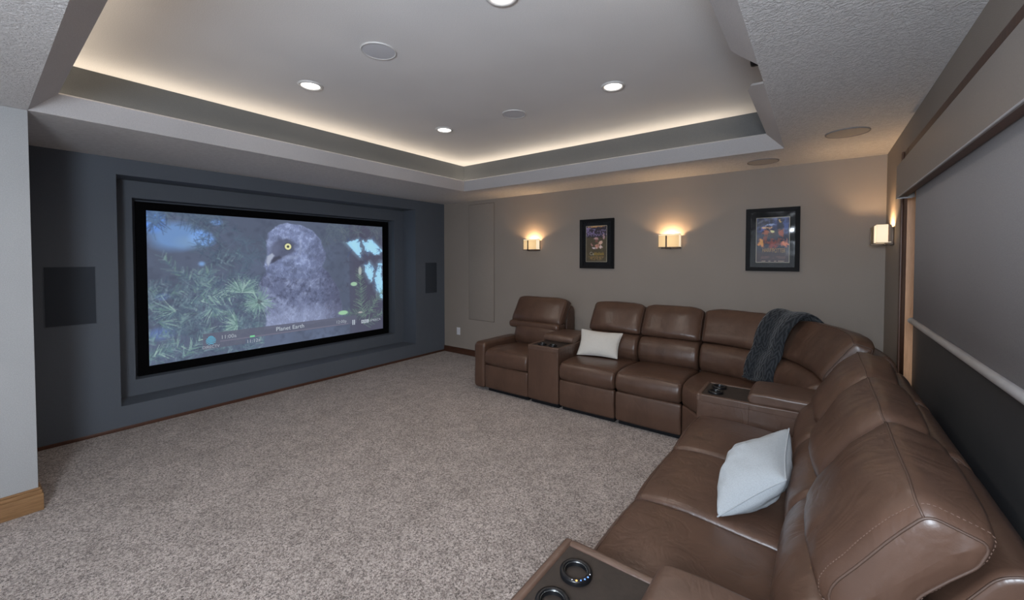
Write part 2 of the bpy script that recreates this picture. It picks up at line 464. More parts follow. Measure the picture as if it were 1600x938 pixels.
def cushion(name, prof, u0, u1, mp, mat, parent, r=0.04, crown=0.012, nu=22, wr=0.003, wscale=9.0, seed=0.0, gather=0.0, seams=(), ringseam=(), ulen=1.0, seam_r=0.003, seam_name='seam', puff=0.0, cpow=0.7, droop=0.0, stitch=False):
    """an upholstered piece: a closed (t,z) profile lofted along u, its ends rounded off, crowned in the middle,
    with soft creases. seams: profile points that carry a welt along u; ringseam: ends ('0','1') that carry a welt."""
    prof = np.asarray(prof); nin = inward(prof); P = len(prof)
    stations = []
    ru = r/ulen; q = [0, 18, 36, 54, 72, 90]
    for a in q: stations.append((u0 + ru*(1-math.cos(math.radians(a))), r*(1-math.sin(math.radians(a)))))
    for k in range(1, nu): stations.append((u0+ru + (u1-u0-2*ru)*k/nu, 0.0))
    for a in reversed(q): stations.append((u1 - ru*(1-math.cos(math.radians(a))), r*(1-math.sin(math.radians(a)))))
    pc = prof.mean(0); w_, ax_ = np.linalg.eigh(np.cov((prof-pc).T)); ax_ = ax_[:, 1]
    dT = pc + np.outer(((prof-pc) @ ax_)*.72, ax_) - prof; lT = np.maximum(np.linalg.norm(dT, axis=1, keepdims=True), 1e-6)
    rings = []
    for (u, ins) in stations:
        s = (u-u0)/(u1-u0)
        cr = crown*max(0, math.sin(PI*s))**cpow
        rings.append((u, prof - nin*(cr[:, None] if np.ndim(cr) else cr) + dT*np.minimum(.9, ins/lT)))
    if droop:
        for n_, (u, rg) in enumerate(rings):
            d_ = min(u-u0, u1-u)*ulen; w_ = max(0.0, 1-d_/.14)**2
            zz = rg[:, 1].copy(); rg[:, 1] -= droop*w_*np.clip((zz-.76)/.28, 0, 1)
    KS = (.22, .58, 1.0)
    def cap(ring):
        # close an end by drawing the ring together onto the long axis of the section
        c = ring.mean(0); w_, ax_ = np.linalg.eigh(np.cov((ring-c).T)); ax_ = ax_[:, 1]
        sp_ = c + np.outer(((ring-c) @ ax_)*.72, ax_)
        return [ring + (sp_-ring)*k for k in KS]
    pf = [puff/ulen*k for k in (.5, .9, 1.0)]
    full = [(stations[0][0]-q_, x) for q_, x in reversed(list(zip(pf, cap(rings[0][1]))))] + rings + [(stations[-1][0]+q_, x) for q_, x in zip(pf, cap(rings[-1][1]))]
    pts = []
    for (u, rg) in full:
        for p in rg: pts.append(Vector(mp(u, p[0], p[1])))
    R = len(full); f = []
    for i in range(R-1):
        for k in range(P):
            f.append((i*P+k, i*P+(k+1) % P, (i+1)*P+(k+1) % P, (i+1)*P+k))
    # vertex normals (grid) for the creases
    A = np.array(pts).reshape(R, P, 3)
    du = np.gradient(A, axis=0); dv = np.roll(A, -1, 1) - np.roll(A, 1, 1)
    nn = np.cross(du, dv); nn /= np.maximum(np.linalg.norm(nn, axis=2, keepdims=True), 1e-9)
    cen = A.mean((0, 1)); 
    if np.sum((A-cen)*nn) < 0: nn = -nn
    if wr > 0:
        for i in range(4, R-4):
            s = (full[i][0]-u0)/(u1-u0); fade = min(1.0, (i-3)/6.0, (R-4-i)/6.0)
            edge = 1.0 - min(1.0, 4*min(s, 1-s))
            for k in range(P):
                c = A[i, k]
                d = noise.noise(Vector((c[0]*wscale*0.6+seed, c[1]*wscale*0.6, c[2]*wscale*0.6)))*wr
                d += abs(noise.noise(Vector((c[0]*wscale*1.8+seed, c[1]*wscale*1.8-seed, c[2]*wscale*0.7))))*(-0.8)*wr
                if gather: d += gather*edge*noise.noise(Vector((c[0]*7+seed, c[1]*7, c[2]*34)))
                A[i, k] += nn[i, k]*d*fade
    o = mesh_obj(name, A.reshape(-1, 3), f, mat, parent, True)
    for sp in seams:
        k = int(np.argmin(np.linalg.norm(prof - np.array(sp), axis=1)))
        line = [A[i, k] + nn[i, k]*0.0006 for i in range(3+2, R-3-2)]
        v, ff = tube(line, seam_r); mesh_obj(seam_name, v, ff, 'stitch', o, True)
    for e in ringseam:
        i = (3+2) if e == 0 else R-1-3-2
        v, ff = tube([A[i, k] + nn[i, k]*0.0006 for k in range(P)], seam_r, closed=True); mesh_obj(seam_name, v, ff, 'stitch', o, True)
        if stitch:
            i2 = i+2 if e == 0 else i-2
            stitches('stitching', [A[i2, k] + nn[i2, k]*0.0007 for k in range(P)], o)
    return o

def stitches(name, line, parent, gap=0.009, r=0.0010):
    g = G(); line = [Vector(p) for p in line]; acc = 0.0
    for a, b in zip(line[:-1], line[1:]):
        L = (b-a).length; d = (b-a).normalized() if L > 1e-9 else Vector((1, 0, 0))
        while acc < L:
            p = a + d*acc; g.add(*tube([p, p + d*gap*0.55], r, 4)); acc += gap
        acc -= L
    o = g.obj(name, 'thread', parent); o['kind'] = 'stuff'
    return o

def text(name, body, size, mat, parent, frame, origin, align='CENTER', ext=0.0005, sx=1.0):
    """frame: 'screen' faces +x, 'back' faces -y; origin in world space"""
    cu = bpy.data.curves.new(name, 'FONT'); cu.body = body; cu.size = size; cu.align_x = align; cu.align_y = 'CENTER'; cu.extrude = ext
    cu.resolution_u = 4
    tmp = bpy.data.objects.new(name + '_tmp', cu); COL.objects.link(tmp)
    dg = bpy.context.evaluated_depsgraph_get()
    me = bpy.data.meshes.new_from_object(tmp.evaluated_get(dg)); me.name = name
    COL.objects.unlink(tmp); bpy.data.objects.remove(tmp)
    R = Matrix(((0, 0, 1), (1, 0, 0), (0, 1, 0))) if frame == 'screen' else Matrix(((1, 0, 0), (0, 0, -1), (0, 1, 0)))
    me.transform((R @ Matrix.Diagonal((sx, 1, 1))).to_4x4())
    me.materials.clear(); me.materials.append(MATS[mat])
    o = bpy.data.objects.new(name, me); COL.objects.link(o)
    o.parent = parent; o.location = Vector(origin) - origin_of(parent)
    ORIGINS[o.name] = Vector(origin)
    if len(body) > 1: o['kind'] = 'stuff'      # a line of lettering, too small to pick its letters apart
    return o

# ------------------------------------------------------------------ painting small flat pictures (arrays of colour per vertex)
class Paint:
    def __init__(s, w, h): s.w, s.h = w, h; s.a = np.zeros((h, w, 3))
    def grid(s):
        v, u = np.mgrid[0:s.h, 0:s.w]; return (u+.5)/s.w, (v+.5)/s.h
    def blend(s, mask, col):
        m = np.clip(mask, 0, 1)[..., None]; s.a = s.a*(1-m) + m*np.asarray(col, float)
    def strokes(s, L):
        """L: (x0,y0,x1,y1,width,color,curve) in pixels; later strokes lie on top"""
        xs, ys, cs = [], [], []
        for (x0, y0, x1, y1, w, c, cv) in L:
            n = max(2, int(math.hypot(x1-x0, y1-y0)*1.6)); t = np.linspace(0, 1, n)
            px, py = -(y1-y0), (x1-x0)
            x = x0 + (x1-x0)*t + px*cv*t*(1-t); y = y0 + (y1-y0)*t + py*cv*t*(1-t)
            ww = w*(1-0.6*t)
            k = max(1, int(math.ceil(w)))
            for dx in range(-k, k+1):
                for dy in range(-k, k+1):
                    ok = (dx*dx+dy*dy) <= (ww*0.5)**2 + 0.2
                    xs.append((x+dx)[ok]); ys.append((y+dy)[ok]); cs.append(np.repeat(np.array([c], float), ok.sum(), 0))
        x = np.concatenate(xs).astype(int); y = np.concatenate(ys).astype(int); c = np.concatenate(cs)
        ok = (x >= 0) & (x < s.w) & (y >= 0) & (y < s.h)
        s.a[y[ok], x[ok]] = s.a[y[ok], x[ok]]*0.25 + c[ok]*0.75
    def blur(s, n=1):
        for _ in range(n):
            p = np.pad(s.a, ((1, 1), (1, 1), (0, 0)), 'edge')
            s.a = (p[1:-1, 1:-1]*4 + p[:-2, 1:-1] + p[2:, 1:-1] + p[1:-1, :-2] + p[1:-1, 2:])/8

def fbm(w, h, cells, seed, octv=4):
    rng = np.random.RandomState(seed); out = np.zeros((h, w)); amp = 1.0; tot = 0
    for o in range(octv):
        c = cells*2**o; gx, gy = c+2, max(2, int(c*h/w))+2
        g = rng.rand(gy, gx)
        x = np.linspace(0, gx-1.001, w); y = np.linspace(0, gy-1.001, h)
        xi, yi = x.astype(int), y.astype(int); fx, fy = x-xi, y-yi
        fx = fx*fx*(3-2*fx); fy = (fy*fy*(3-2*fy))[:, None]
        a = g[yi][:, xi]; b = g[yi][:, np.minimum(xi+1, gx-1)]; c2 = g[np.minimum(yi+1, gy-1)][:, xi]; d = g[np.minimum(yi+1, gy-1)][:, np.minimum(xi+1, gx-1)]
        out += amp*((a*(1-fx)+b*fx)*(1-fy) + (c2*(1-fx)+d*fx)*fy); tot += amp; amp *= 0.55
    return out/tot

def to_lin(a):
    a = np.clip(a/255.0, 0, 1); return np.where(a <= 0.04045, a/12.92, ((a+0.055)/1.055)**2.4)

def picture_mesh(name, arr, p00, du, dv, mat, parent):
    """flat grid of one quad per picture pixel; p00 is the top left corner, du and dv run right and down"""
    h, w, _ = arr.shape
    uu, vv = np.meshgrid(np.linspace(0, 1, w+1), np.linspace(0, 1, h+1))
    p00, du, dv = (np.array(x, float) for x in (p00, du, dv))
    at = p00 + du*0.5 + dv
    pts = p00 + uu[..., None]*du + vv[..., None]*dv - at
    me = bpy.data.meshes.new(name)
    me.vertices.add((w+1)*(h+1)); me.vertices.foreach_set('co', pts.reshape(-1))
    i, j = np.meshgrid(np.arange(w), np.arange(h)); b = (j*(w+1)+i).reshape(-1)
    q = np.stack([b, b+w+1, b+w+2, b+1], 1)
    me.loops.add(q.size); me.loops.foreach_set('vertex_index', q.reshape(-1).astype(np.int32))
    me.polygons.add(w*h); me.polygons.foreach_set('loop_start', np.arange(0, q.size, 4, dtype=np.int32))
    me.update(calc_edges=True)
    ca = me.color_attributes.new('picture', 'FLOAT_COLOR', 'CORNER')
    lin = np.minimum(.85, to_lin(arr)*(1.0 if mat == 'projected_picture' else 2.2)).reshape(-1, 3); rgba = np.concatenate([lin, np.ones((len(lin), 1))], 1)
    ca.data.foreach_set('color', np.repeat(rgba, 4, 0).reshape(-1).astype(np.float32))
    me.materials.append(MATS[mat])
    o = bpy.data.objects.new(name, me); COL.objects.link(o); o.parent = parent
    o.location = Vector(at) - origin_of(parent); ORIGINS[o.name] = Vector(at)
    return o

# ------------------------------------------------------------------ the room
def struct(o): o['kind'] = 'structure'; return o

floor = struct(G().box(-0.1, W+0.1, REAR-0.1, 0.1, -0.06, 0.0).obj('floor', 'carpet'))

# soffit with the tray opening
g = G()
xa, xb, ya, yb = -0.1, W+0.1, REAR-0.1, 0.1
ZT = H + 0.012
for (x0, x1, y0, y1) in ((xa, TX0, ya, yb), (TX1, xb, ya, yb), (TX0, TX1, ya, TY0), (TX0, TX1, TY1, yb)):
    g.box(x0, x1, y0, y1, H, ZT)
ceiling = struct(g.obj('ceiling', 'ceiling'))
# tray panel, cove walls, trough
G().box(KX0-.02, 5.30, KY0-.02, KY1+.02, TZ, TZ+.03).obj('tray_panel', 'tray_white', ceiling)
PJ0, PJ1 = -2.78, -1.98      # projector niche behind the notch in the right lip
g = G()
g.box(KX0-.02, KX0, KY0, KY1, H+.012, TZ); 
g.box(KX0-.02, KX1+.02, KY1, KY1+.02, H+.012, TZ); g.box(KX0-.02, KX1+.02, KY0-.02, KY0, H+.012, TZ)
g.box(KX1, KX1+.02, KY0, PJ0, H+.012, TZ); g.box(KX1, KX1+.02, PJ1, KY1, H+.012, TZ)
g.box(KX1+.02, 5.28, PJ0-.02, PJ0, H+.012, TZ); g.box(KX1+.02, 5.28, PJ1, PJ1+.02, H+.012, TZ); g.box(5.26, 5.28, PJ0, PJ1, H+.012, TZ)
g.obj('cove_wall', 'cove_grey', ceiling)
# the four lips lean inwards; the right one is notched for the projector
LS, LH, LT = 0.115, 0.105, 0.014
def lip(pts_out, inward_dir, name='cove_lip'):
    """pts_out: outline on the sloped board as (world point); extruded back by LT"""
    n = Vector(inward_dir).normalized()
    v = [Vector(p) for p in pts_out]; b = [p + n*LT for p in v]; k = len(v)
    f = [tuple(range(k)), tuple(range(2*k-1, k-1, -1))] + [(i, (i+1) % k, k+(i+1) % k, k+i) for i in range(k)]
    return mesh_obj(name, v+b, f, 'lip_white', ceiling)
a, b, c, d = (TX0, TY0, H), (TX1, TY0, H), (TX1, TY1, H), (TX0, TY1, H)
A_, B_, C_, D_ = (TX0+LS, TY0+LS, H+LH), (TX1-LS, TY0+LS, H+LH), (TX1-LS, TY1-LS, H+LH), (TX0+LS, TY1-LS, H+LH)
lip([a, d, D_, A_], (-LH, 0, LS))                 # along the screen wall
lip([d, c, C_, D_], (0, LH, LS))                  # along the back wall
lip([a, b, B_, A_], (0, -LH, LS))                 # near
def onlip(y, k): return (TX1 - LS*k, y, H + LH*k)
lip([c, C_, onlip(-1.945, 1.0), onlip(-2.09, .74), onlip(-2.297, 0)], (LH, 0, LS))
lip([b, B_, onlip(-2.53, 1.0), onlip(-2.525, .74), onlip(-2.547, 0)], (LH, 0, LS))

# screen wall with its two stepped recesses
RY0, RY1, RZ0, RZ1, RD = -3.956, -0.604, 0.2156, 2.295, 0.30
NY0, NY1, NZ0, NZ1, ND = -3.802, -0.770, 0.368, 2.131, 0.47
g = G()
def frame_quads(g, x, o, i):
    (a0, a1, b0, b1), (c0, c1, d0, d1) = o, i
    g.quad((x, a0, b0), (x, a1, b0), (x, a1, d0), (x, a0, d0)); g.quad((x, a0, d1), (x, a1, d1), (x, a1, b1), (x, a0, b1))
    g.quad((x, a0, d0), (x, c0, d0), (x, c0, d1), (x, a0, d1)); g.quad((x, c1, d0), (x, a1, d0), (x, a1, d1), (x, c1, d1))
def reveal(g, x0, x1, r):
    a0, a1, b0, b1 = r
    g.quad((x0, a0, b0), (x0, a1, b0), (x1, a1, b0), (x1, a0, b0)); g.quad((x0, a0, b1), (x0, a1, b1), (x1, a1, b1), (x1, a0, b1))
    g.quad((x0, a0, b0), (x0, a0, b1), (x1, a0, b1), (x1, a0, b0)); g.quad((x0, a1, b0), (x0, a1, b1), (x1, a1, b1), (x1, a1, b0))
R_, N_ = (RY0, RY1, RZ0, RZ1), (NY0, NY1, NZ0, NZ1)
frame_quads(g, 0.0, (-4.52, 0.0, 0.0, H), R_); reveal(g, 0.0, -RD, R_); frame_quads(g, -RD, R_, N_); reveal(g, -RD, -ND, N_)
g.quad((-ND, NY0, NZ0), (-ND, NY1, NZ0), (-ND, NY1, NZ1), (-ND, NY0, NZ1))
wall_left = struct(g.obj('wall_left', 'wall_charcoal', recalc=True))
wall_back = struct(G().box(0.0, W, 0.0, 0.1, 0.0, H).obj('wall_back', 'wall_beige'))
wall_front = struct(G().box(-0.1, 1.17, REAR, -4.52, 0.0, H).obj('wall_front', 'wall_pale', bevel=0.004))
wall_rear = struct(G().box(1.17, W, REAR-0.1, REAR, 0.0, H).obj('wall_rear', 'wall_beige'))
# right wall with the tall window opening
WY0, WY1, WZ1 = -5.3, -1.21, 2.14
g = G()
g.box(W, W+0.1, WY1, 0.0, 0, H); g.box(W, W+0.1, REAR, WY0, 0, H); g.box(W, W+0.1, WY0, WY1, WZ1, H)
wall_right = struct(g.obj('wall_right', 'wall_beige'))

# skirtings
g = G().box(-0.0, 0.012, -4.52, -0.014, 0, 0.030)
tag(struct(g.obj('baseboard_left', 'cherry_base', bevel=0.004)), 'thin dark wood strip along the foot of the charcoal screen wall', 'baseboard')
g = G().box(0.0, W, -0.014, 0.0, 0, 0.078).box(0.0, W, -0.009, 0.0, 0.078, 0.096)
tag(struct(g.obj('baseboard_back', 'cherry_base', bevel=0.002)), 'dark cherry baseboard under the beige back wall', 'baseboard')
g = G().box(1.17, 1.190, -8.9, -4.50, 0, 0.105).box(1.17, 1.184, -8.9, -4.506, 0.105, 0.128).box(1.17, 1.178, -8.9, -4.512, 0.128, 0.142)
g.box(1.05, 1.17, -4.52, -4.50, 0, 0.105).box(1.05, 1.17, -4.52, -4.506, 0.105, 0.128).box(1.05, 1.17, -4.52, -4.512, 0.128, 0.142)
tag(struct(g.obj('baseboard_front', 'oak_base', bevel=0.003)), 'moulded oak baseboard round the foot of the pale near wall', 'baseboard')
struct(G().box(W-0.014, W, -0.93, -0.014, 0, 0.096).obj('baseboard_right', 'cherry_base', bevel=0.002))

# access panel and socket on the back wall
t = empty('access_panel', (0.817, 0, 0.60), 'tall flush beige access panel in the back wall beside the screen wall', 'panel')
G().box(0.556, 1.078, -0.002, 0.0, 0.578, 2.385).obj('backing_frame', 'stitch', t)
G().box(0.5605, 1.0735, -0.0055, -0.002, 0.583, 2.380).obj('panel_face', 'wall_beige', t, bevel=0.002)
t = empty('wall_outlet', (0.325, 0, 0.30), 'small white outlet plate low on the back wall', 'outlet')
G().box(0.288, 0.362, -0.006, 0.0, 0.305, 0.424).obj('cover_plate', 'plate_white', t, bevel=0.003)
for z in (0.335, 0.394):
    G().box(0.308, 0.342, -0.0085, -0.005, z-.016, z+.016).obj('receptacle', 'plate_white', t, bevel=0.003)
G().add(*lathe([(0.0001, 0), (0.004, 0), (0.004, 0.002), (0.0001, 0.002)], 10)).obj('screw', 'steel_dark', t).location = Vector((0.325, -0.007, 0.363)) - Vector((0.325, 0, 0.30))

# in-wall speaker grilles beside the screen
for (y0, y1, lab) in ((-4.398, -4.096, 'square charcoal speaker grille left of the projection screen'), (-0.420, -0.172, 'square charcoal speaker grille right of the projection screen')):
    t = empty('wall_speaker', (0, (y0+y1)/2, 0.98), lab, 'speaker', 'speaker grilles beside the screen')
    G().box(0.0, 0.004, y0, y1, 0.984, 1.481).obj('frame', 'wall_charcoal', t, bevel=0.0015)
    G().box(0.004, 0.008, y0+.006, y1-.006, 0.990, 1.475).obj('grille', 'grille_dark', t, bevel=0.002)

# ------------------------------------------------------------------ projection screen
SY0, SY1, SZ0, SZ1, SX = -3.676, -0.893, 0.453, 2.031, -0.44
BY0, BY1, BZ0, BZ1 = -3.757, -0.803, 0.367, 2.113
scr = empty('projection_screen', (SX, (BY0+BY1)/2, BZ0), 'wide black-framed projection screen showing a grey owl among conifer branches', 'screen')
G().box(-0.468, SX-0.002, SY0-.03, SY1+.03, SZ0-.03, SZ1+.03).obj('backing', 'black_matte', scr)
def bar4(name, o, i, x0, x1, mat, parent):
    (a0, a1, b0, b1), (c0, c1, d0, d1) = o, i
    for q in (((a0, b0), (a1, b0), (c1, d0), (c0, d0)), ((a0, b1), (a1, b1), (c1, d1), (c0, d1)), ((a0, b0), (a0, b1), (c0, d1), (c0, d0)), ((a1, b0), (a1, b1), (c1, d1), (c1, d0))):
        v = [(x0, *p) for p in q] + [(x1, *p) for p in q]
        mesh_obj(name, v, [(0,1,2,3), (7,6,5,4), (0,1,5,4), (1,2,6,5), (2,3,7,6), (3,0,4,7)], mat, parent)
bar4('frame_bar', (BY0, BY1, BZ0, BZ1), (SY0, SY1, SZ0, SZ1), SX-.004, SX+.022, 'black_velvet', scr)

random.seed(4)
PW, PH = 620, 350
P = Paint(PW, PH); U, V = P.grid()
f1, f2, f3 = fbm(PW, PH, 5, 1), fbm(PW, PH, 40, 2, 3), fbm(PW, PH, 110, 3, 2)
P.blend(np.ones_like(U), (66, 74, 92)); P.blend((f1-0.35)*1.6, (84, 96, 122)); P.blend((f2-0.5)*1.6, (52, 58, 74)); 
P.blend(((U > .8)*1.0)*0.8*np.clip((U-.72)*8, 0, 1), (58, 56, 72))
def blob(cx, cy, rx, ry, wob=0.25, soft=0.15, seed=0):
    n = fbm(PW, PH, 9, 20+seed, 3)
    d = np.sqrt(((U-cx)/rx)**2 + ((V-cy)/ry)**2) + (n-.5)*2*wob
    return np.clip((1-d)/soft, 0, 1)
# sky showing through
P.blend(blob(.085, .16, .115, .115, .25, .5, 1)*.95, (92, 128, 178)); P.blend(blob(.165, .17, .055, .075, .3, .4, 2), (104, 150, 222)); P.blend(blob(.02, .06, .05, .11, .2, .5, 3), (82, 130, 214))
P.blend(blob(.215, .05, .03, .035, .35, .4, 4), (98, 136, 200)); P.blend(blob(.165, .345, .018, .025, .6, .6, 5)*.8, (112, 156, 214)); P.blend(blob(.035, .80, .05, .06, .4, .5, 6)*.8, (82, 106, 160)); P.blend(blob(.04, .56, .03, .03, .4, .5, 7)*.8, (96, 120, 178))
P.blend(blob(.13, .20, .06, .06, .4, .8, 8)*.5, (110, 140, 170))
SKY = ([(.785, .165), (.83, .135), (.858, .13), (.862, .30), (.835, .26)], [(.885, .15), (.93, .12), (.96, .17), (.99, .215), (.965, .26), (.915, .265), (.888, .23)], [(.885, .37), (.915, .34), (.945, .40), (.94, .50), (.925, .54), (.90, .45)], [(.975, .36), (1.0, .33), (1.0, .70), (.975, .68), (.955, .55)])
# out-of-focus twigs and dark needles
L = []
def fan(cx, cy, n, l0, l1, cols, w=(1.4, 2.4), a0=0, a1=360, curve=.25):
    for _ in range(n):
        a = math.radians(random.uniform(a0, a1)); l = random.uniform(l0, l1); s = random.uniform(0, .15)
        L.append((cx+math.cos(a)*l*s, cy+math.sin(a)*l*s, cx+math.cos(a)*l, cy+math.sin(a)*l, random.uniform(*w), random.choice(cols), random.uniform(-curve, curve)))
def sprig(x0, y0, x1, y1, n, l, cols, w=(1.3, 2.2), spread=55):
    ang = math.degrees(math.atan2(y1-y0, x1-x0))
    for k in range(n):
        t = k/n; s = 1 if k % 2 else -1
        a = math.radians(ang + s*random.uniform(spread*.6, spread*1.2)); ll = l*random.uniform(.7, 1.15)*(1-.5*t)
        x, y = x0+(x1-x0)*t, y0+(y1-y0)*t
        L.append((x, y, x+math.cos(a)*ll, y+math.sin(a)*ll, random.uniform(*w), random.choice(cols), random.uniform(-.2, .2)))
dk = [(52, 68, 88), (64, 82, 98), (46, 56, 74), (74, 92, 106)]
md = [(80, 108, 116), (94, 122, 128), (70, 92, 106), (108, 132, 140), (62, 78, 92)]
lt = [(118, 150, 142), (134, 168, 156), (102, 136, 128), (150, 182, 168), (88, 120, 112)]
for _ in range(26): fan(random.uniform(0, .26)*PW, random.uniform(-.02, .10)*PH, 18, 12, 38, dk, (1.3, 2.6))
for _ in range(16): fan(random.uniform(.15, .30)*PW, random.uniform(.1, .33)*PH, 14, 8, 26, dk)
for _ in range(14): fan(random.uniform(.62, .80)*PW, random.uniform(-.02, .2)*PH, 16, 10, 34, [(70, 84, 96), (80, 92, 100), (58, 66, 80)], (1, 2))
for _ in range(16): fan(random.uniform(.76, 1.0)*PW, random.uniform(-.03, .10)*PH, 18, 12, 36, [(56, 64, 76), (72, 84, 92), (88, 98, 102)], (1, 2))
for _ in range(10): fan(random.choice((.79, .872, .94, .985))*PW, random.uniform(.1, .62)*PH, 12, 8, 24, [(54, 56, 72), (60, 64, 80)], (1.4, 2.8))
for k in range(40): L.append((.872*PW+random.uniform(-6, 6), (.08+k*.013)*PH, .872*PW+random.uniform(-10, 10), (.10+k*.013)*PH, 9, (54, 54, 70), 0))
for _ in range(9): fan(random.uniform(.28, .42)*PW, random.uniform(.15, .32)*PH, 18, 14, 30, [(66, 84, 100), (72, 92, 108), (60, 74, 92)], (1, 1.8))
for _ in range(70):
    x, y = random.uniform(-.02, .34), random.uniform(.30, 1.02)
    if x > .24 and y < .42: continue
    a = random.uniform(-30, 40)
    sprig(x*PW, y*PH, x*PW+60*math.cos(math.radians(a)), y*PH+60*math.sin(math.radians(a)), 26, 26, md + dk, (1.2, 2.4))
for _ in range(34):
    x, y = random.uniform(.0, .42), random.uniform(.42, .98)
    sprig(x*PW, y*PH, (x+random.uniform(-.06, .06))*PW, (y-random.uniform(.03, .14))*PH, 18, 26, md + lt[:1] + lt[4:], (1.4, 2.6), 50)
P.strokes(L); L.clear(); P.blur(2)
# (bright sky gaps on the right)
#OWL, head, dark face, beak and eye
wf = fbm(PW, PH, 26, 31, 3)-.5
wf0 = wf
def poly(pts, soft=0.008, wob=0.02):
    x, y = U + wf*wob, V + wf*wob*1.6; inside = np.zeros_like(U, bool); n = len(pts); dmin = np.full(U.shape, 9.0)
    for i in range(n):
        (xa_, ya_), (xb_, yb_) = pts[i], pts[(i+1) % n]
        cond = ((ya_ > y) != (yb_ > y)); xi = (xb_-xa_)*(y-ya_)/((yb_-ya_) if abs(yb_-ya_) > 1e-9 else 1e-9)+xa_
        inside ^= cond & (x < xi)
        dx, dy = xb_-xa_, (yb_-ya_); tt = np.clip(((x-xa_)*dx+(y-ya_)*dy)/(dx*dx+dy*dy+1e-9), 0, 1)
        dmin = np.minimum(dmin, np.hypot(x-xa_-tt*dx, y-ya_-tt*dy))
    return np.where(inside, np.clip(.5+dmin/soft, 0, 1), np.clip(.5-dmin/soft, 0, 1))
wf = fbm(PW, PH, 40, 77, 3)-.5
for q in SKY: P.blend(poly(q, .008, .05), (132, 188, 224)); P.blend(poly(q, .05, .03)*.6, (164, 216, 244))
wf = wf0
L = []
for (cx, cy) in ((.79, .15), (.80, .26), (.86, .14), (.868, .28), (.94, .12), (.985, .22), (.93, .27), (.90, .25), (.93, .38), (.90, .36), (.955, .42), (.96, .60), (.985, .38), (.94, .55)): fan(cx*PW, cy*PH, 11, 6, 18, [(54, 60, 84), (62, 72, 92), (46, 62, 104)], (1, 1.6))
P.strokes(L)
body = [(.395, .39), (.42, .33), (.62, .32), (.69, .44), (.735, .58), (.755, .72), (.75, .86), (.385, .86), (.40, .74), (.36, .62), (.375, .50)]
head = [(.405, .30), (.402, .20), (.41, .11), (.44, .055), (.49, .022), (.55, .03), (.61, .075), (.65, .15), (.668, .25), (.67, .34), (.63, .42), (.56, .47), (.47, .47), (.40, .43), (.39, .37)]
fl1, fl2 = fbm(PW, PH, 34, 41, 3), fbm(PW, PH, 75, 42, 3)
B = poly(body); P.blend(B, (86, 94, 122)); P.blend(B*np.clip((fl1-.45)*2.4, 0, .8), (116, 126, 156)); P.blend(B*np.clip((.5-fl2)*2.6, 0, .7), (66, 72, 96))
P.blend(B*np.clip((V-.66)*5, 0, .55), (126, 136, 166)); P.blend(B*np.clip((U-.64)*7, 0, .6), (66, 70, 92))
Hm = poly(head); P.blend(Hm, (98, 108, 140)); P.blend(Hm*np.clip((fl2-.45)*2.6, 0, .8), (126, 138, 172)); P.blend(Hm*np.clip((.5-fl1)*2.4, 0, .7), (76, 84, 110))
P.blend(Hm*np.clip((U-.57)*6, 0, .65)*np.clip((V-.12)*6, 0, 1), (72, 78, 102)); P.blend(Hm*np.clip((V-.36)*7, 0, .35), (78, 86, 112))
L = []
for _ in range(2600):
    x, y = random.uniform(.36, .76), random.uniform(.02, .86)
    iy, ix = int(y*PH), int(x*PW)
    m = max(B[iy, ix], Hm[iy, ix])
    if m < .4: continue
    base = P.a[iy, ix]; k = random.uniform(.80, 1.24)
    a = math.radians(90 + random.uniform(-50, 50) + (x-.55)*120)
    l = random.uniform(3, 8)
    L.append((ix, iy, ix+math.cos(a)*l, iy+math.sin(a)*l, random.uniform(1, 1.8), tuple(base*k), random.uniform(-.4, .4)))
P.strokes(L); L = []
om = np.clip(np.maximum(B, Hm), 0, 1)[..., None]; mu = np.array((88., 97., 124.)); P.a = P.a*(1-om) + om*(mu + (P.a-mu)*1.55)
face = [(.415, .27), (.43, .20), (.465, .155), (.505, .15), (.53, .19), (.53, .25), (.50, .285), (.455, .32), (.42, .335), (.408, .325)]
P.blend(poly(face, .02, .015)*.85, (62, 66, 86)); P.blend(blob(.435, .24, .035, .09, .2, .8, 31)*.55, (92, 98, 124)); P.blend(blob(.505, .30, .045, .025, .3, .6, 32)*.7, (132, 144, 176))
P.blend(poly([(.40, .335), (.405, .29), (.425, .265), (.435, .285), (.42, .325), (.408, .37)], .008, .004), (150, 158, 178)); P.blend(poly([(.43, .30), (.455, .285), (.465, .30), (.43, .335), (.415, .345)], .01, .01)*.9, (48, 50, 66))
dE = np.hypot((U-.494)*PW/PH, V-.212)
P.blend(np.clip((.036-dE)/.006, 0, 1)*.7, (48, 52, 62)); P.blend(np.clip((.0275-dE)/.004, 0, 1), (214, 212, 150)); P.blend(np.clip((.012-dE)/.004, 0, 1), (44, 46, 44))
P.blend(poly([(.545, .14), (.556, .18), (.552, .26), (.53, .31), (.525, .30), (.543, .25), (.546, .19)], .012, .01)*.5, (140, 150, 180))
# near sprigs in front
for (cx, cy, n, l0, l1, a0, a1) in ((.303, .56, 60, 26, 46, 185, 370), (.37, .645, 90, 24, 46, 0, 360), (.20, .66, 44, 18, 40, 20, 160), (.285, .80, 60, 18, 44, 100, 260), (.08, .66, 40, 24, 50, 120, 240), (.03, .72, 30, 20, 48, -40, 60)):
    fan(cx*PW, cy*PH, n, l0, l1, lt if cx > .25 else lt + md, (1.8, 3.2), a0, a1, .18)
fan(.37*PW, .645*PH, 26, 3, 12, [(70, 86, 84), (60, 70, 76)], (2, 3))
for (x0, y0, x1, y1) in ((.10, .98, .19, .80), (.0, .95, .10, .90), (.12, .62, .28, .56), (.16, .56, .26, .60)): sprig(x0*PW, y0*PH, x1*PW, y1*PH, 34, 34, lt + md, (1.6, 2.8), 50)
rg = [(92, 118, 104), (108, 136, 116), (80, 102, 94), (70, 88, 86)]
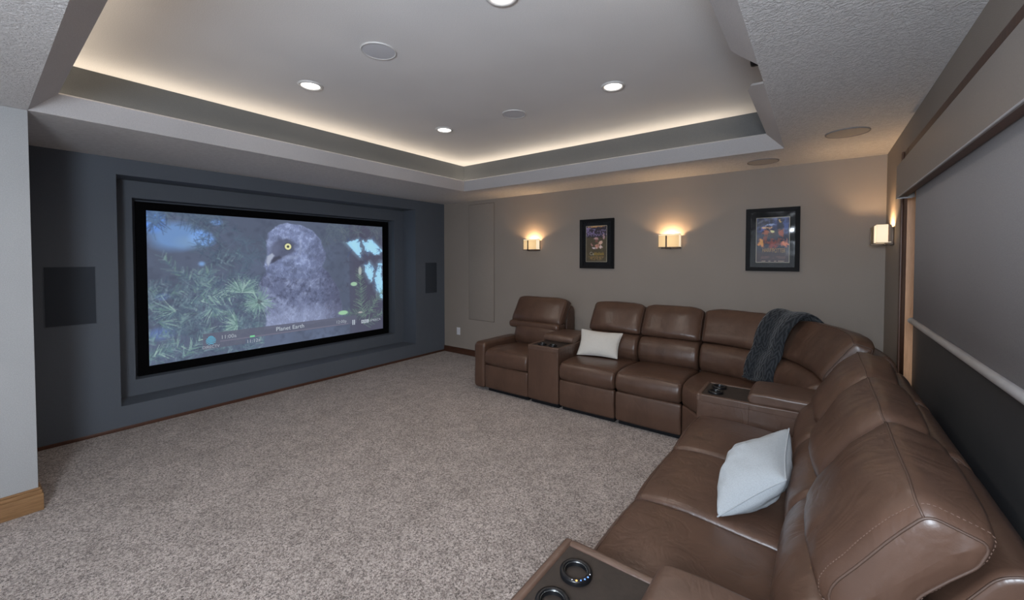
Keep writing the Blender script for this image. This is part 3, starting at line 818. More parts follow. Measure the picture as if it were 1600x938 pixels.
sprig(.872*PW, .86*PH, .858*PW, .42*PH, 80, 34, rg, (1.6, 2.6), 62); sprig(.90*PW, .84*PH, 1.0*PW, .62*PH, 46, 34, rg, (1.6, 2.6), 58); sprig(.90*PW, .85*PH, .775*PW, .80*PH, 44, 26, rg, (1.4, 2.4), 62); sprig(.88*PW, .93*PH, 1.0*PW, .84*PH, 40, 30, rg, (1.4, 2.4), 58)
P.strokes(L); L = []
P.blend(blob(.86, .425, .012, .05, .1, .4, 33)*.8, (168, 176, 168)); P.blend(blob(.824, .545, .022, .022, .1, .3, 34), (142, 180, 146)); P.blend(blob(.762, .80, .030, .022, .08, .3, 35), (140, 186, 144)); P.blend(blob(.86, .815, .02, .012, .2, .4, 36)*.8, (176, 170, 164))
P.blur(1)
# programme banner
bn = ((U > .165) & (U < .838) & (V > .838) & (V < .912)) | ((U > .165) & (U < .315) & (V > .838) & (V < .948)) | ((U > .315) & (U < .838) & (V > .838) & (V < .912))
P.blend(bn*.88, (76, 78, 94)); P.blend(((U > .222) & (U < .79) & (np.abs(V-.904) < .0035))*.6, (108, 104, 120))
P.blend(np.ones_like(U)*.16, (112, 120, 140))  # haze of room light on the screen, blended into the picture's colours
P.a = np.clip(P.a*1.10 + 5, 0, 255)
picture_mesh('picture', P.a, (SX, SY0, SZ1), (0, SY1-SY0, 0), (0, 0, SZ0-SZ1), 'projected_picture', scr)
def suv(u, v, off=.002): return (SX+off, SY0+(SY1-SY0)*u, SZ1+(SZ0-SZ1)*v)
text('title_text', 'Planet Earth', .072, 'text_white', scr, 'screen', suv(.5, .872), ext=.0003)
text('time_text', '11:00a', .060, 'text_grey', scr, 'screen', suv(.253, .878), ext=.0003)
text('time_text', '12:00p', .060, 'text_grey', scr, 'screen', suv(.751, .880), ext=.0003)
text('time_text', '11:12a', .058, 'text_grey', scr, 'screen', suv(.345, .936), ext=.0003)
text('provider_text', 'DIRECTV', .044, 'text_grey', scr, 'screen', suv(.191, .935), ext=.0003, sx=.92)
text('channel_text', 'AMERICA', .050, 'text_grey', scr, 'screen', suv(.917, .905), align='LEFT', ext=.0003, sx=.9)
for k, c in enumerate('BBC'):
    q = suv(.872+.0155*k, .905, .0012)
    G().box(q[0], q[0]+.0006, q[1]-.019, q[1]+.019, q[2]-.024, q[2]+.024).obj('letter_block', 'text_white', scr)
    text('letter', c, .044, 'black_velvet', scr, 'screen', suv(.872+.0155*k, .905, .0022), ext=.0003)
for s in (-1, 1):
    q = suv(.820+s*.0045, .900); G().box(q[0], q[0]+.0006, q[1]-.007, q[1]+.007, q[2]-.036, q[2]+.036).obj('pause_bar', 'text_white', scr)
q = suv(.341, .9); G().box(q[0], q[0]+.0006, q[1]-.026, q[1]+.026, q[2]-.010, q[2]+.010).obj('progress_mark', 'text_green', scr)
# round emblem made of curved stripes
q = Vector(suv(.191, .889)); g = G(); RG = .048
for k in range(6):
    zc = -RG + (k+.5)*RG*2/6; hh = RG*.088; v = []; n = 14
    for i in range(n+1):
        t = -1+2*i/n; w = math.sqrt(max(0, RG*RG - zc*zc)); sag = .010*(1-t*t)
        v += [q + Vector((0, t*w, zc-hh+sag-.005)), q + Vector((0, t*w, zc+hh*(1-.5*abs(t))+sag-.005))]
    g.add(v, [(2*i, 2*i+2, 2*i+3, 2*i+1) for i in range(n)])
g.obj('emblem', 'globe_cyan', scr)

# ------------------------------------------------------------------ window, shade and pelmet on the right wall
win = struct(empty('window_1', (W, (WY0+WY1)/2, 0.0), 'tall dark window behind the grey roller shade on the right wall', 'window'))
G().box(W-.020, W, WY1, WY1+.20, 0, 2.246).obj('casing', 'casing_dark', win, bevel=0.004)
G().box(W-.030, W-.020, WY1+.150, WY1+.20, 0, 2.246).obj('casing_bead', 'casing_dark', win, bevel=0.004)
G().box(W-.020, W, WY0-.09, WY1, WZ1, 2.246).obj('head_casing', 'casing_dark', win, bevel=0.004)
G().box(W-.020, W, WY0-.09, WY0, 0, WZ1).obj('casing', 'casing_dark', win, bevel=0.004)
G().box(W-.020, W+.10, WY1-.004, WY1+.0, 0, WZ1).obj('jamb', 'jamb_wood_lit', win)
G().box(W, W+.10, WY0, WY0+.012, 0, WZ1).obj('jamb', 'jamb_wood_lit', win)
G().box(W+.018, W+.026, WY0+.012, WY1-.004, 0.0, WZ1).obj('pane', 'dark_glass', win)

sh = empty('roller_shade', (5.39, -3.4, 1.2), 'pale grey roller shade half lowered over the right window', 'shade')
SH0, SH1 = -5.15, -1.70
g = G(); nn = 40
for i in range(nn+1):
    y = SH0+(SH1-SH0)*i/nn; dx = .0025*math.sin(y*9.0)*math.sin(y*2.3+1)
    g.v += [(5.392+dx, y, 1.225), (5.392, y, 2.00), (5.395+dx, y, 1.225), (5.395, y, 2.00)]
for i in range(nn):
    a, b = 4*i, 4*i+4
    g.f += [(a, b, b+1, a+1), (a+2, a+3, b+3, b+2), (a, a+2, b+2, b)]
g.obj('shade_cloth', 'shade_fabric', sh, smooth=True)
v, f = tube([(5.390, SH0, 1.212), (5.390, SH1+.012, 1.212)], .0155, 20); mesh_obj('bottom_bar', v, f, 'bar_silver', sh, True)
v, f = tube([(5.390, SH1+.012, 1.212), (5.390, SH1+.022, 1.212)], .0165, 20); mesh_obj('end_cap', v, f, 'pelmet_paint', sh)

pm = empty('pelmet', (5.39, -3.3, 1.90), 'long beige pelmet box hiding the top of the roller shade', 'pelmet')
PE0, PE1 = -5.2, -1.462
G().box(5.340, 5.352, PE0, PE1, 1.902, 2.086).obj('front_board', 'pelmet_paint', pm, bevel=.002)
G().box(5.352, W, PE0, PE1, 2.074, 2.086).obj('top_board', 'pelmet_paint', pm)
G().box(5.352, W-.021, PE1-.012, PE1, 1.902, 2.074).obj('end_board', 'pelmet_paint', pm)
G().box(5.352, 5.386, PE0, PE1-.012, 1.906, 1.912).obj('under_board', 'casing_dark', pm)
v, f = tube([(5.3415, PE0, 1.9015), (5.3415, PE1, 1.9015), (W-.03, PE1, 1.9015)], .0028, 6); mesh_obj('metal_edge', v, f, 'bar_silver', pm)

# ------------------------------------------------------------------ ceiling fittings
cans = [(2.032, -3.242, 'recessed ceiling light nearest the left end of the tray'), (3.765, -3.205, 'recessed ceiling light cut by the top edge of the view'),
        (2.058, -1.950, 'recessed ceiling light deep in the tray near the corner of screen and back wall'), (3.772, -1.914, 'recessed ceiling light nearest the notched tray lip')]
for (x, y, lab) in cans:
    t = empty('recessed_light', (x, y, TZ-.012), lab, 'light', 'recessed lights in the ceiling tray')
    g = G().add(*lathe([(.062, -.004), (.066, -.010), (.076, -.012), (.083, -.006), (.085, 0.0)], 40, c=(x, y, TZ))); g.obj('trim_ring', 'white_trim', t, smooth=True)
    g = G().add(*lathe([(.062, -.004), (.0625, -.0005)], 40, c=(x, y, TZ))); g.obj('baffle', 'can_baffle', t, smooth=True)
    v, f = lathe([(.0625, -.003), (.03, -.0045), (.0005, -.005)], 40, c=(x, y, TZ)); mesh_obj('lens', v, f, 'can_lens', t, True)
    lamp('recessed_lamp', 'AREA', (x, y, TZ-.02), 4.5, CAN, (0, 0, 0), .10, spread=math.radians(150), shape='DISK')
for (x, y, z, r, m, lab) in ((2.848, -3.240, TZ, .103, 'grille_white', 'larger round white speaker grille in the tray, near the front lights'), (2.857, -1.886, TZ, .103, 'grille_white', 'round white speaker grille in the tray between the two far lights'),
                       (5.131, -.993, H, .126, 'grille_soffit', 'round speaker grille in the textured soffit beside the pelmet'), (4.558, -.335, H, .126, 'grille_soffit', 'round speaker grille in the narrow soffit strip above the framed posters')):
    t = empty('ceiling_speaker', (x, y, z-.008), lab, 'speaker', 'round ceiling speakers')
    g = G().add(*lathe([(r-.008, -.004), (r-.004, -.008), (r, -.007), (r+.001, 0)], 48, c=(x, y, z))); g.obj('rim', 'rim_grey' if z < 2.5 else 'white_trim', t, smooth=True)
    v, f = lathe([(r-.008, -.004), (r*.5, -.0055), (.0005, -.006)], 48, c=(x, y, z)); mesh_obj('grille', v, f, m, t, True)

# projector peeping through the notch of the right lip
t = empty('projector', (4.95, -2.42, H+.012), 'small black projector nose peeping through the notch in the ceiling tray lip', 'projector')
G().box(4.80, 5.14, -2.64, -2.28, H+.03, H+.16).obj('body', 'frame_black', t, bevel=.012)
for (dx, dy) in ((4.84, -2.60), (4.84, -2.32), (5.10, -2.60), (5.10, -2.32)):
    G().add(*lathe([(.0005, 0), (.014, 0), (.014, .019), (.0005, .019)], 12, c=(dx, dy, H+.012))).obj('foot', 'black_matte', t)
v, f = lathe([(.0005, .0), (.033, .002), (.036, .010), (.036, .095), (.0005, .095)], 28)
v = [(4.708 + p[2], -2.475 + p[0], H+.062 + p[1]) for p in v]
mesh_obj('lens_barrel', v, f, 'black_gloss', t, True)

# ------------------------------------------------------------------ wall sconces
def sconce(origin, right, out, label):
    """built in a local frame: right along the wall, out from the wall, z up"""
    R3, O3 = Vector(right), Vector(out)
    t = empty('wall_sconce', origin, label, 'lamp', 'square sconces round the seating')
    og = Vector(origin)
    def bx(name, u0, u1, d0, d1, z0, z1, mat, bevel=.0015):
        g = G()
        v = [og + R3*u + O3*d + Vector((0, 0, z)) for u in (u0, u1) for d in (d0, d1) for z in (z0, z1)]
        g.add(v, [(0,1,3,2),(4,6,7,5),(0,4,5,1),(2,3,7,6),(0,2,6,4),(1,5,7,3)])
        return g.obj(name, mat, t, bevel=bevel)
    hw, z0, z1 = .112, -.070, .072
    bx('wall_plate', -.104, .104, .001, .014, -.085, .050, 'bronze')
    for u in (-.104, .101): bx('side_baffle', u, u+.003, .014, .036, -.085, .066, 'bronze', 0)
    bx('arm', -.012, .012, .016, .128, -.088, -.076, 'bronze')
    bx('cross_bar', -.052, .076, .040, .056, -.088, -.078, 'bronze')
    bx('front_bar', -.029, -.014, .1225, .130, -.088, .055, 'bronze')
    # three-sided fabric shade, open to the wall, above and (by a slit) below
    g = G(); th = .003
    def pan(u0, u1, d0, d1, za, zb):
        v = [og + R3*u + O3*d + Vector((0, 0, z)) for u in (u0, u1) for d in (d0, d1) for z in (za, zb)]
        g.add(v, [(0,1,3,2),(4,6,7,5),(0,4,5,1),(2,3,7,6),(0,2,6,4),(1,5,7,3)])
    pan(-hw, hw, .097, .100, z0, z1); pan(-hw, -hw+th, .036, .097, z0, z1); pan(hw-th, hw, .036, .097, z0, z1)
    g.obj('shade', 'shade_lit', t, at=tuple(og + O3*.06))
    g = G()
    pan(-hw+.003, hw-.003, .017, .096, z0+.002, z0+.005)
    g.obj('bottom_diffuser', 'shade_lit', t, at=tuple(og + O3*.06 + Vector((0, 0, -.13))))
    bx('mica_plate', -hw, hw, .1185, .1205, z0-.012, z1-.012, 'mica', 0)
    for z in (z0, z1):
        v, f = tube([og + R3*-hw + O3*.036 + Vector((0, 0, z)), og + R3*-hw + O3*.1005 + Vector((0, 0, z)), og + R3*hw + O3*.1005 + Vector((0, 0, z)), og + R3*hw + O3*.036 + Vector((0, 0, z))], .0022, 5)
        mesh_obj('shade_rim', v, f, 'bronze', t)
    v, f = lathe([(.0005, -.028), (.012, -.022), (.018, -.006), (.014, .012), (.008, .03), (.008, .04), (.0005, .04)], 14)
    b = mesh_obj('bulb', [og + O3*.052 + Vector((p[0], p[1], p[2]-.036)) for p in v], f, 'led_white', t, True)
    b.visible_shadow = True
    lamp('sconce_lamp', 'POINT', og + O3*.052 + Vector((0, 0, .020)), 8.0, SCON, radius=.016)
sconce((1.800, 0, 1.738), (1, 0, 0), (0, -1, 0), 'lit square sconce on the back wall nearest the screen wall')
sconce((3.656, 0, 1.742), (1, 0, 0), (0, -1, 0), 'lit square sconce on the back wall between the two framed posters')
sconce((W, -0.400, 1.740), (0, -1, 0), (-1, 0, 0), 'lit square sconce on the right wall, seen side on beside the window')

# ------------------------------------------------------------------ framed posters
def painted_valley():
    w, h = 92, 158; p = Paint(w, h); U, V = p.grid(); f = fbm(w, h, 7, 51); f2_ = fbm(w, h, 20, 52, 2)
    p.blend(np.ones_like(U), (62, 54, 40)); p.blend(np.clip((f-.45)*2, 0, .6), (74, 66, 44))
    p.blend(((V > .02) & (V < .3))*1.0, (104, 92, 122)); p.blend(np.clip((.32-V)*4, 0, 1)*np.clip((f2_-.36)*12, 0, 1)*(np.clip((U-.15)*5, 0, 1)), (34, 28, 34))
    p.blend(((V > .08) & (V < .33) & (f2_+U*.25 > .56))*.9, (40, 34, 38))
    for (cx, cy, rx, ry, c) in ((.50, .36, .11, .06, (150, 120, 118)), (.50, .42, .08, .05, (96, 60, 56)), (.70, .47, .10, .07, (168, 138, 124)), (.28, .53, .06, .06, (132, 96, 92)), (.52, .58, .16, .07, (152, 106, 92)), (.72, .60, .10, .06, (176, 152, 148)), (.86, .31, .06, .07, (138, 112, 112)), (.40, .62, .12, .04, (170, 156, 158))):
        d = np.sqrt(((U-cx)/rx)**2+((V-cy)/ry)**2)+(f2_-.5)*1.4; p.blend(np.clip((1-d)/.4, 0, 1), c)
    for k in range(6): p.blend(((np.abs(V-(.862+k*.018)) < .005) & (np.abs(U-.5) < .38-.03*k) & (f2_ > .42))*.6, (146, 112, 62))
    p.blend(((V < .035) & (f2_ > .44) & (np.abs(U-.5) < .42))*1.0, (150, 112, 70)); p.blend(((V < .035) & (f2_ <= .44))*.8, (40, 34, 36))
    return p.a
def painted_night():
    w, h = 116, 160; p = Paint(w, h); U, V = p.grid(); f = fbm(w, h, 6, 61); f2_ = fbm(w, h, 16, 62, 2)
    p.blend(np.ones_like(U), (28, 30, 46)); p.blend(np.clip((f-.42)*2.4, 0, .8)*np.clip((.55-V)*4, 0, 1), (66, 76, 118))
    for (cx, cy, rx, ry, c) in ((.72, .09, .07, .035, (188, 150, 90)), (.2, .24, .12, .09, (62, 72, 130)), (.9, .2, .1, .16, (58, 72, 118)), (.3, .33, .13, .10, (134, 70, 44)), (.75, .36, .12, .10, (126, 62, 44)), (.50, .58, .17, .14, (112, 44, 36)), (.14, .56, .12, .12, (206, 116, 52)), (.86, .58, .13, .09, (206, 104, 72)), (.28, .50, .08, .14, (96, 44, 34)), (.70, .52, .09, .10, (92, 46, 42)), (.48, .38, .14, .08, (36, 26, 30)), (.48, .31, .09, .035, (218, 180, 120)), (.33, .22, .16, .03, (190, 140, 100)), (.45, .16, .2, .03, (120, 132, 160))):
        d = np.sqrt(((U-cx)/rx)**2+((V-cy)/ry)**2)+(f2_-.5)*1.6; p.blend(np.clip((1-d)/.55, 0, 1), c)
    p.blend(np.clip((V-.66)*5, 0, .85), (40, 22, 26))
    for k in range(4): p.blend(((np.abs(V-(.865+k*.016)) < .004) & (np.abs(U-.5) < .40) & (f2_ > .45))*.5, (120, 84, 70))
    p.blend(((np.abs(V-.975) < .006) & (np.abs(U-.5) < .36) & (f2_ > .42))*.8, (160, 140, 120))
    return p.a
def framed(x0, x1, z0, z1, px0, px1, pz0, pz1, art, label):
    cx = (x0+x1)/2
    t = empty('framed_poster', (cx, 0, z0), label, 'picture', 'framed posters on the back wall')
    fw_, D = .038, .032
    o_, i_ = (x0, x1, z0, z1), (x0+fw_, x1-fw_, z0+fw_, z1-fw_)
    for q in (((o_[0], o_[2]), (o_[1], o_[2]), (i_[1], i_[2]), (i_[0], i_[2])), ((o_[0], o_[3]), (o_[1], o_[3]), (i_[1], i_[3]), (i_[0], i_[3])), ((o_[0], o_[2]), (o_[0], o_[3]), (i_[0], i_[3]), (i_[0], i_[2])), ((o_[1], o_[2]), (o_[1], o_[3]), (i_[1], i_[3]), (i_[1], i_[2]))):
        v = [(p[0], -.001, p[1]) for p in q] + [(p[0], -D if k < 2 else -D+.008, p[1]) for k, p in enumerate(q)]
        mesh_obj('frame_bar', v, [(0,1,2,3), (7,6,5,4), (0,1,5,4), (1,2,6,5), (2,3,7,6), (3,0,4,7)], 'frame_black', t)
    G().box(i_[0], i_[1], -.010, -.001, i_[2], i_[3]).obj('mount', 'mat_black', t)
    g = G(); e = .004
    for (a0, a1, b0, b1) in ((px0-e, px1+e, pz0-e, pz0), (px0-e, px1+e, pz1, pz1+e), (px0-e, px0, pz0, pz1), (px1, px1+e, pz0, pz1)): g.box(a0, a1, -.0125, -.0095, b0, b1)
    g.obj('fillet', 'title_pale' if px1-px0 < .36 else 'bronze', t)
    pic = picture_mesh('print', art, (px0, -.012, pz1), (px1-px0, 0, 0), (0, 0, pz0-pz1), 'printed_poster', t)
    G().box(i_[0], i_[1], -.021, -.019, i_[2], i_[3]).obj('glass', 'glass', t)
    return t
p1 = framed(2.523, 2.981, 1.420, 2.040, 2.608, 2.884, 1.506, 1.952, painted_valley(), 'narrow black framed poster with a yellow title, between the two back wall sconces')
text('title_text', 'Ca', .060, 'title_pale', p1, 'back', (2.655, -.0135, 1.605), align='LEFT', ext=.0003, sx=.9)
text('title_text', 'ddyshack', .060, 'title_yellow', p1, 'back', (2.713, -.0135, 1.605), align='LEFT', ext=.0003, sx=.62)
p2 = framed(4.390, 4.837, 1.422, 2.040, 4.482, 4.752, 1.510, 1.945, painted_night(), 'larger black framed night-blue poster with a gold title, nearest the corner')
text('title_text', 'HARRY', .058, 'title_gold', p2, 'back', (4.532, -.0135, 1.627), align='LEFT', ext=.0003, sx=.52)
text('title_text', 'POTTER', .058, 'title_gold', p2, 'back', (4.618, -.0135, 1.622), align='LEFT', ext=.0003, sx=.50)

# ------------------------------------------------------------------ leather sectional
YF, XF = -1.17, 4.33                     # seat fronts of the back row and of the right-hand row
AX, AY = 4.08, -1.42                     # the corner wedge turns about this point
def row(u, t, z): return (u, YF + t, z)
def side(u, t, z): return (XF + t, u, z)
def arc(u, t, z): return (AX + (t+.25)*math.sin(u), AY + (t+.25)*math.cos(u), z)

SEAT = spline([(0.004, .335), (-.012, .40), (.006, .462), (.060, .490), (.22, .500), (.45, .484), (.66, .462), (.70, .40), (.66, .325), (.35, .318), (.06, .318)], 6)
FOOT = rounded([(.055, .315), (.004, .312), (-.004, .18), (.006, .045), (.060, .045)], .022, 4)
LUMB = spline([(.655, .455), (.588, .50), (.566, .57), (.584, .655), (.640, .716), (.72, .732), (.80, .732), (.84, .60), (.80, .455)], 6)
HEAD = rounded([(.672, .736), (.690, .800), (.838, 1.052), (.942, 1.018), (.930, .955), (.850, .845), (.800, .736)], .022, 4)
TOPSEAM = (.836, 1.040)
def _w(p):
    # the stuffed front of a headrest swells most, its top a little, its back not at all
    t, z = p; m = max(0.0, min(1.0, (z-.738)/.03))*max(0.0, min(1.0, (1.052-z)/.09))
    fr = (t - (.672+(z-.736)*.53)) < .03
    return .056*m**.7 if fr else (.012 if z > .98 else .004)
HEADW = np.array([_w(p) for p in HEAD])
SHELL = rounded([(.86, .06), (.86, .80), (.945, .935), (1.00, .955), (1.045, .90), (1.055, .5), (1.02, .06)], .04, 4)
LROLL = rounded([(.60, .665), (.60, .752), (.80, .752), (.80, .665)], .04, 4)
UNDER = rounded([(.05, .0), (.05, .048), (.98, .048), (.98, .0)], .005, 2)

def seat_unit(t_, mp, u0, u1, seed, ulen=1.0, nu=20, hw=0.0, hw1=None, head_seams=(0, 1), mats='leather', h0=None, h1=None, front=True, welt=.003, stitch=False):
    k = 1.0/ulen; gp = .003*k
    if front:
        cushion('footrest', FOOT, u0+gp, u1-gp, mp, mats, t_, r=.018, crown=.004, nu=8, wr=.0012, seed=seed, ulen=ulen)
    cushion('seat_cushion', SEAT, u0+gp, u1-gp, mp, mats, t_, r=.030, crown=.012, nu=nu, wr=.0035, seed=seed+3, ulen=ulen, seams=[(.028, .482)], seam_r=.0022, seam_name='welt')
    a, b = u0-hw*k, u1+(hw if hw1 is None else hw1)*k
    if hw: cushion('lumbar_roll', LROLL, a+gp, b-gp, mp, mats, t_, r=.036, crown=.004, nu=nu, wr=.003, seed=seed+5, ulen=ulen)
    cushion('lumbar_cushion', LUMB, u0+gp, u1-gp, mp, mats, t_, r=.036, crown=.012, nu=nu, wr=.005, seed=seed+7, gather=.006, ulen=ulen)
    cushion('headrest', HEAD, (a if h0 is None else h0)+gp, (b if h1 is None else h1)-gp, mp, mats, t_, r=.036, crown=HEADW, nu=nu+2, wr=.006, seed=seed+11, gather=.007, ulen=ulen, puff=.004, cpow=.5, droop=.026,
            seams=[TOPSEAM], ringseam=head_seams, stitch=stitch, seam_r=welt, seam_name='welt')
    cushion('back_shell', SHELL, a+.02*k, b-.02*k, mp, mats, t_, r=.022, crown=.0, nu=12, wr=.002, seed=seed+17, ulen=ulen, ringseam=(0, 1), seam_r=.0022, seam_name='welt')
    cushion('base_frame', UNDER, u0+.02*k, u1-.02*k, mp, 'black_matte', t_, r=.004, crown=0, nu=4, wr=0, ulen=ulen)

RECL = 'leather sectional units'
def rect(a0, a1, b0, b1): return [(a0, b0), (a0, b1), (a1, b1), (a1, b0)]

# arm recliner nearest the screen
t = empty('arm_recliner', (2.115, YF+.5, 0), 'brown leather recliner with one arm, at the screen end of the sectional', 'recliner', RECL)
seat_unit(t, row, 1.892, 2.500, 1.0, hw=.115, hw1=.022)
ARM = rounded([(0.0, .035), (-.004, .30), (.0, .535), (.03, .562), (.40, .560), (.70, .555), (.74, .50), (.74, .035)], .03, 4)
cushion('arm_rest', ARM, 1.732, 1.889, row, 'leather', t, r=.034, crown=.004, nu=8, wr=.002, seed=5.0)

def console(label, mp, u0, u1, seed, leds=False, back=False, lid_from=.31):
    um = (u0+u1)/2
    t = empty('console', (*mp(um, .5, 0)[:2], 0), label, 'console', RECL)
    rim = .026
    ZC = .628
    # upholstered body: two sides, front and rear, open for the cup tray
    body = rounded([(0.0, .05), (-.003, .3), (.0, ZC-.035), (.012, ZC-.02), (.60, ZC-.02), (.70, ZC-.02), (.80, .50), (.80, .05)], .015, 3)
    cushion('body', body, u0+.002, u1-.002, mp, 'leather', t, r=.016, crown=.002, nu=6, wr=.001, seed=seed)
    front = rounded([(-.003, ZC-.05), (-.003, ZC), (.026, ZC+.002), (.028, ZC-.05)], .012, 4)
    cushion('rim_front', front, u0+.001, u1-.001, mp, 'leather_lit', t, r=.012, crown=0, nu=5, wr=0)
    sidep = rounded([(.018, ZC-.05), (.018, ZC), (.70, ZC), (.70, ZC-.05)], .010, 3)
    for (a, b) in ((u0+.001, u0+.030), (u1-.030, u1-.001)):
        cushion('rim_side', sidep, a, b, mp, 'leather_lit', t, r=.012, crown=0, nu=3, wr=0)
    def plate(name, a0, a1, t0, t1, z0, z1, mat, bevel=0.0):
        v = [mp(u, tt, z) for u in (a0, a1) for tt in (t0, t1) for z in (z0, z1)]
        g = G(); g.add(v, [(0,1,3,2),(4,6,7,5),(0,4,5,1),(2,3,7,6),(0,2,6,4),(1,5,7,3)]); return g.obj(name, mat, t, bevel=bevel)
    plate('cup_tray', u0+.028, u1-.028, .024, lid_from+.03, ZC-.022, ZC-.006, 'tray_brown')
    for k, s in enumerate((-1, 1)):
        c = mp(um + s*.066, .098, ZC-.006)
        prof = [(.047, .0), (.0475, .010), (.045, .015), (.038, .0165), (.0335, .014), (.0325, .010), (.0318, -.004), (.031, -.0055), (.0005, -.0055)]
        v, f = lathe(prof, 40, c=c)
        cup = mesh_obj('cup_holder', v, f, 'black_gloss', t, True)
        v, f = tube([(c[0]+.0331*math.cos(2*PI*i/32), c[1]+.0331*math.sin(2*PI*i/32), c[2]+.0115) for i in range(32)], .0016, 6, True)
        mesh_obj('chrome_ring', v, f, 'steel_dark', cup, True)
        if leds and k == 1:
            for j, (m, r) in enumerate((('led_white', .0016), ('led_blue', .0024), ('led_blue', .0024), ('led_blue', .002), ('led_amber', .0032), ('led_white', .0014))):
                a = math.radians(8 - j*17)
                q = (c[0]+.0425*math.cos(a), c[1]+.0425*math.sin(a), c[2]+.0155)
                v, f = lathe([(.0003, .0016), (r*.7, .0012), (r, 0)], 10, c=q); mesh_obj('indicator_light', v, f, m, cup, True)
    lid = rounded([(lid_from, ZC-.004), (lid_from-.012, ZC+.03), (lid_from+.01, ZC+.062), (lid_from+.10, ZC+.068), (.74, ZC+.064), (.80, ZC+.02), (.78, ZC-.004)], .022, 4)
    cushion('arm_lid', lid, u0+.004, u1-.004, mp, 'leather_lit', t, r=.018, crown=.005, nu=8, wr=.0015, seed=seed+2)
    plate('base_frame', u0+.02, u1-.02, .05, .78, .0, .048, 'black_matte')
    if back:
        bk = rounded([(.80, .06), (.80, .60), (.86, .86), (.93, .90), (1.02, .88), (1.045, .5), (1.02, .06)], .05, 4)
        cushion('back_shell', bk, u0+.01, u1-.01, mp, 'leather', t, r=.03, crown=.004, nu=8, wr=.002, seed=seed+4, ringseam=(0, 1), seam_r=.0025, seam_name='welt')
    # stitched seam down the side and stitches round the rim
    for u in (u0-.0005, u1+.0005):
        v, f = tube([mp(u, lid_from, ZC-.025), mp(u, lid_from, .40), mp(u, lid_from, .06)], .0016, 5); mesh_obj('side_seam', v, f, 'stitch', t)
    return t
console('brown leather console with cup holders between the arm recliner and the off-white pillow', row, 2.503, 2.882, 2.0)

t = empty('armless_recliner', (3.18, YF+.5, 0), 'brown leather armless recliner on the back wall that holds the off-white pillow', 'recliner', RECL)
seat_unit(t, row, 2.886, 3.482, 21.0)
t = empty('armless_recliner', (3.78, YF+.5, 0), 'brown leather armless recliner with a bare seat, between the off-white pillow and the corner wedge', 'recliner', RECL)
seat_unit(t, row, 3.486, 4.076, 33.0)

# corner wedge: one unit, its back in two curved halves
t = empty('corner_wedge', (4.62, -.88, 0), 'curved brown leather corner wedge under the charcoal throw', 'sofa', RECL)
AL = .92; mid = math.radians(44); end = PI/2
FOOTW = rounded([(.055, .315), (-.15, .312), (-.16, .18), (-.15, .045), (.060, .045)], .022, 4)
SEATW = spline([(-.14, .335), (-.155, .40), (-.14, .455), (-.09, .476), (.10, .486), (.45, .480), (.66, .462), (.70, .40), (.66, .325), (.35, .318), (-.06, .318)], 6)
def chord(u, t, z):
    """front of the wedge is a flat facet across the corner, its back follows the arc"""
    p = arc(u, t, z)
    if t > .3: return p
    w = max(0.0, min(1.0, (.3-t)/.3)); s = (u)/(PI/2)
    a0, a1 = arc(0, max(t, -.02), z), arc(PI/2, max(t, -.02), z)
    q = (a0[0]+(a1[0]-a0[0])*s, a0[1]+(a1[1]-a0[1])*s, z)
    return tuple(p[i]*(1-w)+q[i]*w for i in range(3))
FOOTC = rounded([(.055, .315), (.004, .312), (-.004, .18), (.006, .045), (.060, .045)], .022, 4)
cushion('front_panel', FOOTC, .01, end-.01, chord, 'leather', t, r=.012, crown=.0, nu=8, wr=.001, seed=41, ulen=.35)
cushion('seat_cushion', SEAT, .01, end-.01, chord, 'leather', t, r=.024, crown=.006, nu=24, wr=.003, seed=44, ulen=.6)
for (a, b, sd, hs) in ((.0, mid, 51.0, (0,)), (mid, end, 57.0, (1,))):
    cushion('lumbar_cushion', LUMB, a+.004, b-.002, arc, 'leather', t, r=.034, crown=.010, nu=20, wr=.006, seed=sd, gather=.006, ulen=.85)
    cushion('headrest', HEAD, a+.004, b-.002, arc, 'leather', t, r=.036, crown=HEADW*.8, nu=22, wr=.006, seed=sd+3, gather=.006, ulen=1.0, puff=.004, cpow=.5, droop=.026, seams=[TOPSEAM], ringseam=hs, seam_name='welt')
cushion('back_shell', SHELL, .02, end-.02, arc, 'leather', t, r=.022, crown=0, nu=36, wr=.002, seed=63, ulen=1.2, seams=[(1.0, .965)], seam_r=.0022, seam_name='welt')
cushion('base_frame', UNDER, .03, end-.03, chord, 'black_matte', t, r=.004, crown=0, nu=10, wr=0, ulen=.6)

# right-hand row, from the corner towards the photographer
console('brown leather console with cup holders beside the corner wedge, below the throw', side, -1.782, -1.424, 6.0)
for (a, b, sd, lab) in ((-2.370, -1.786, 71.0, 'brown leather recliner on the right, farthest of its row beside the corner console'),
                        (-2.962, -2.374, 83.0, 'brown leather recliner on the right under the pale grey pillow'),
                        (-3.562, -2.966, 97.0, 'brown leather recliner with the large headrest in the lower right foreground')):
    t = empty('armless_recliner', (XF+.5, (a+b)/2, 0), lab, 'recliner', RECL)
    seat_unit(t, side, a, b, sd, nu=30, stitch=(sd == 97.0))
console('foreground leather console with black cup holders and tiny blue lights', side, -3.945, -3.566, 9.0, leds=True)

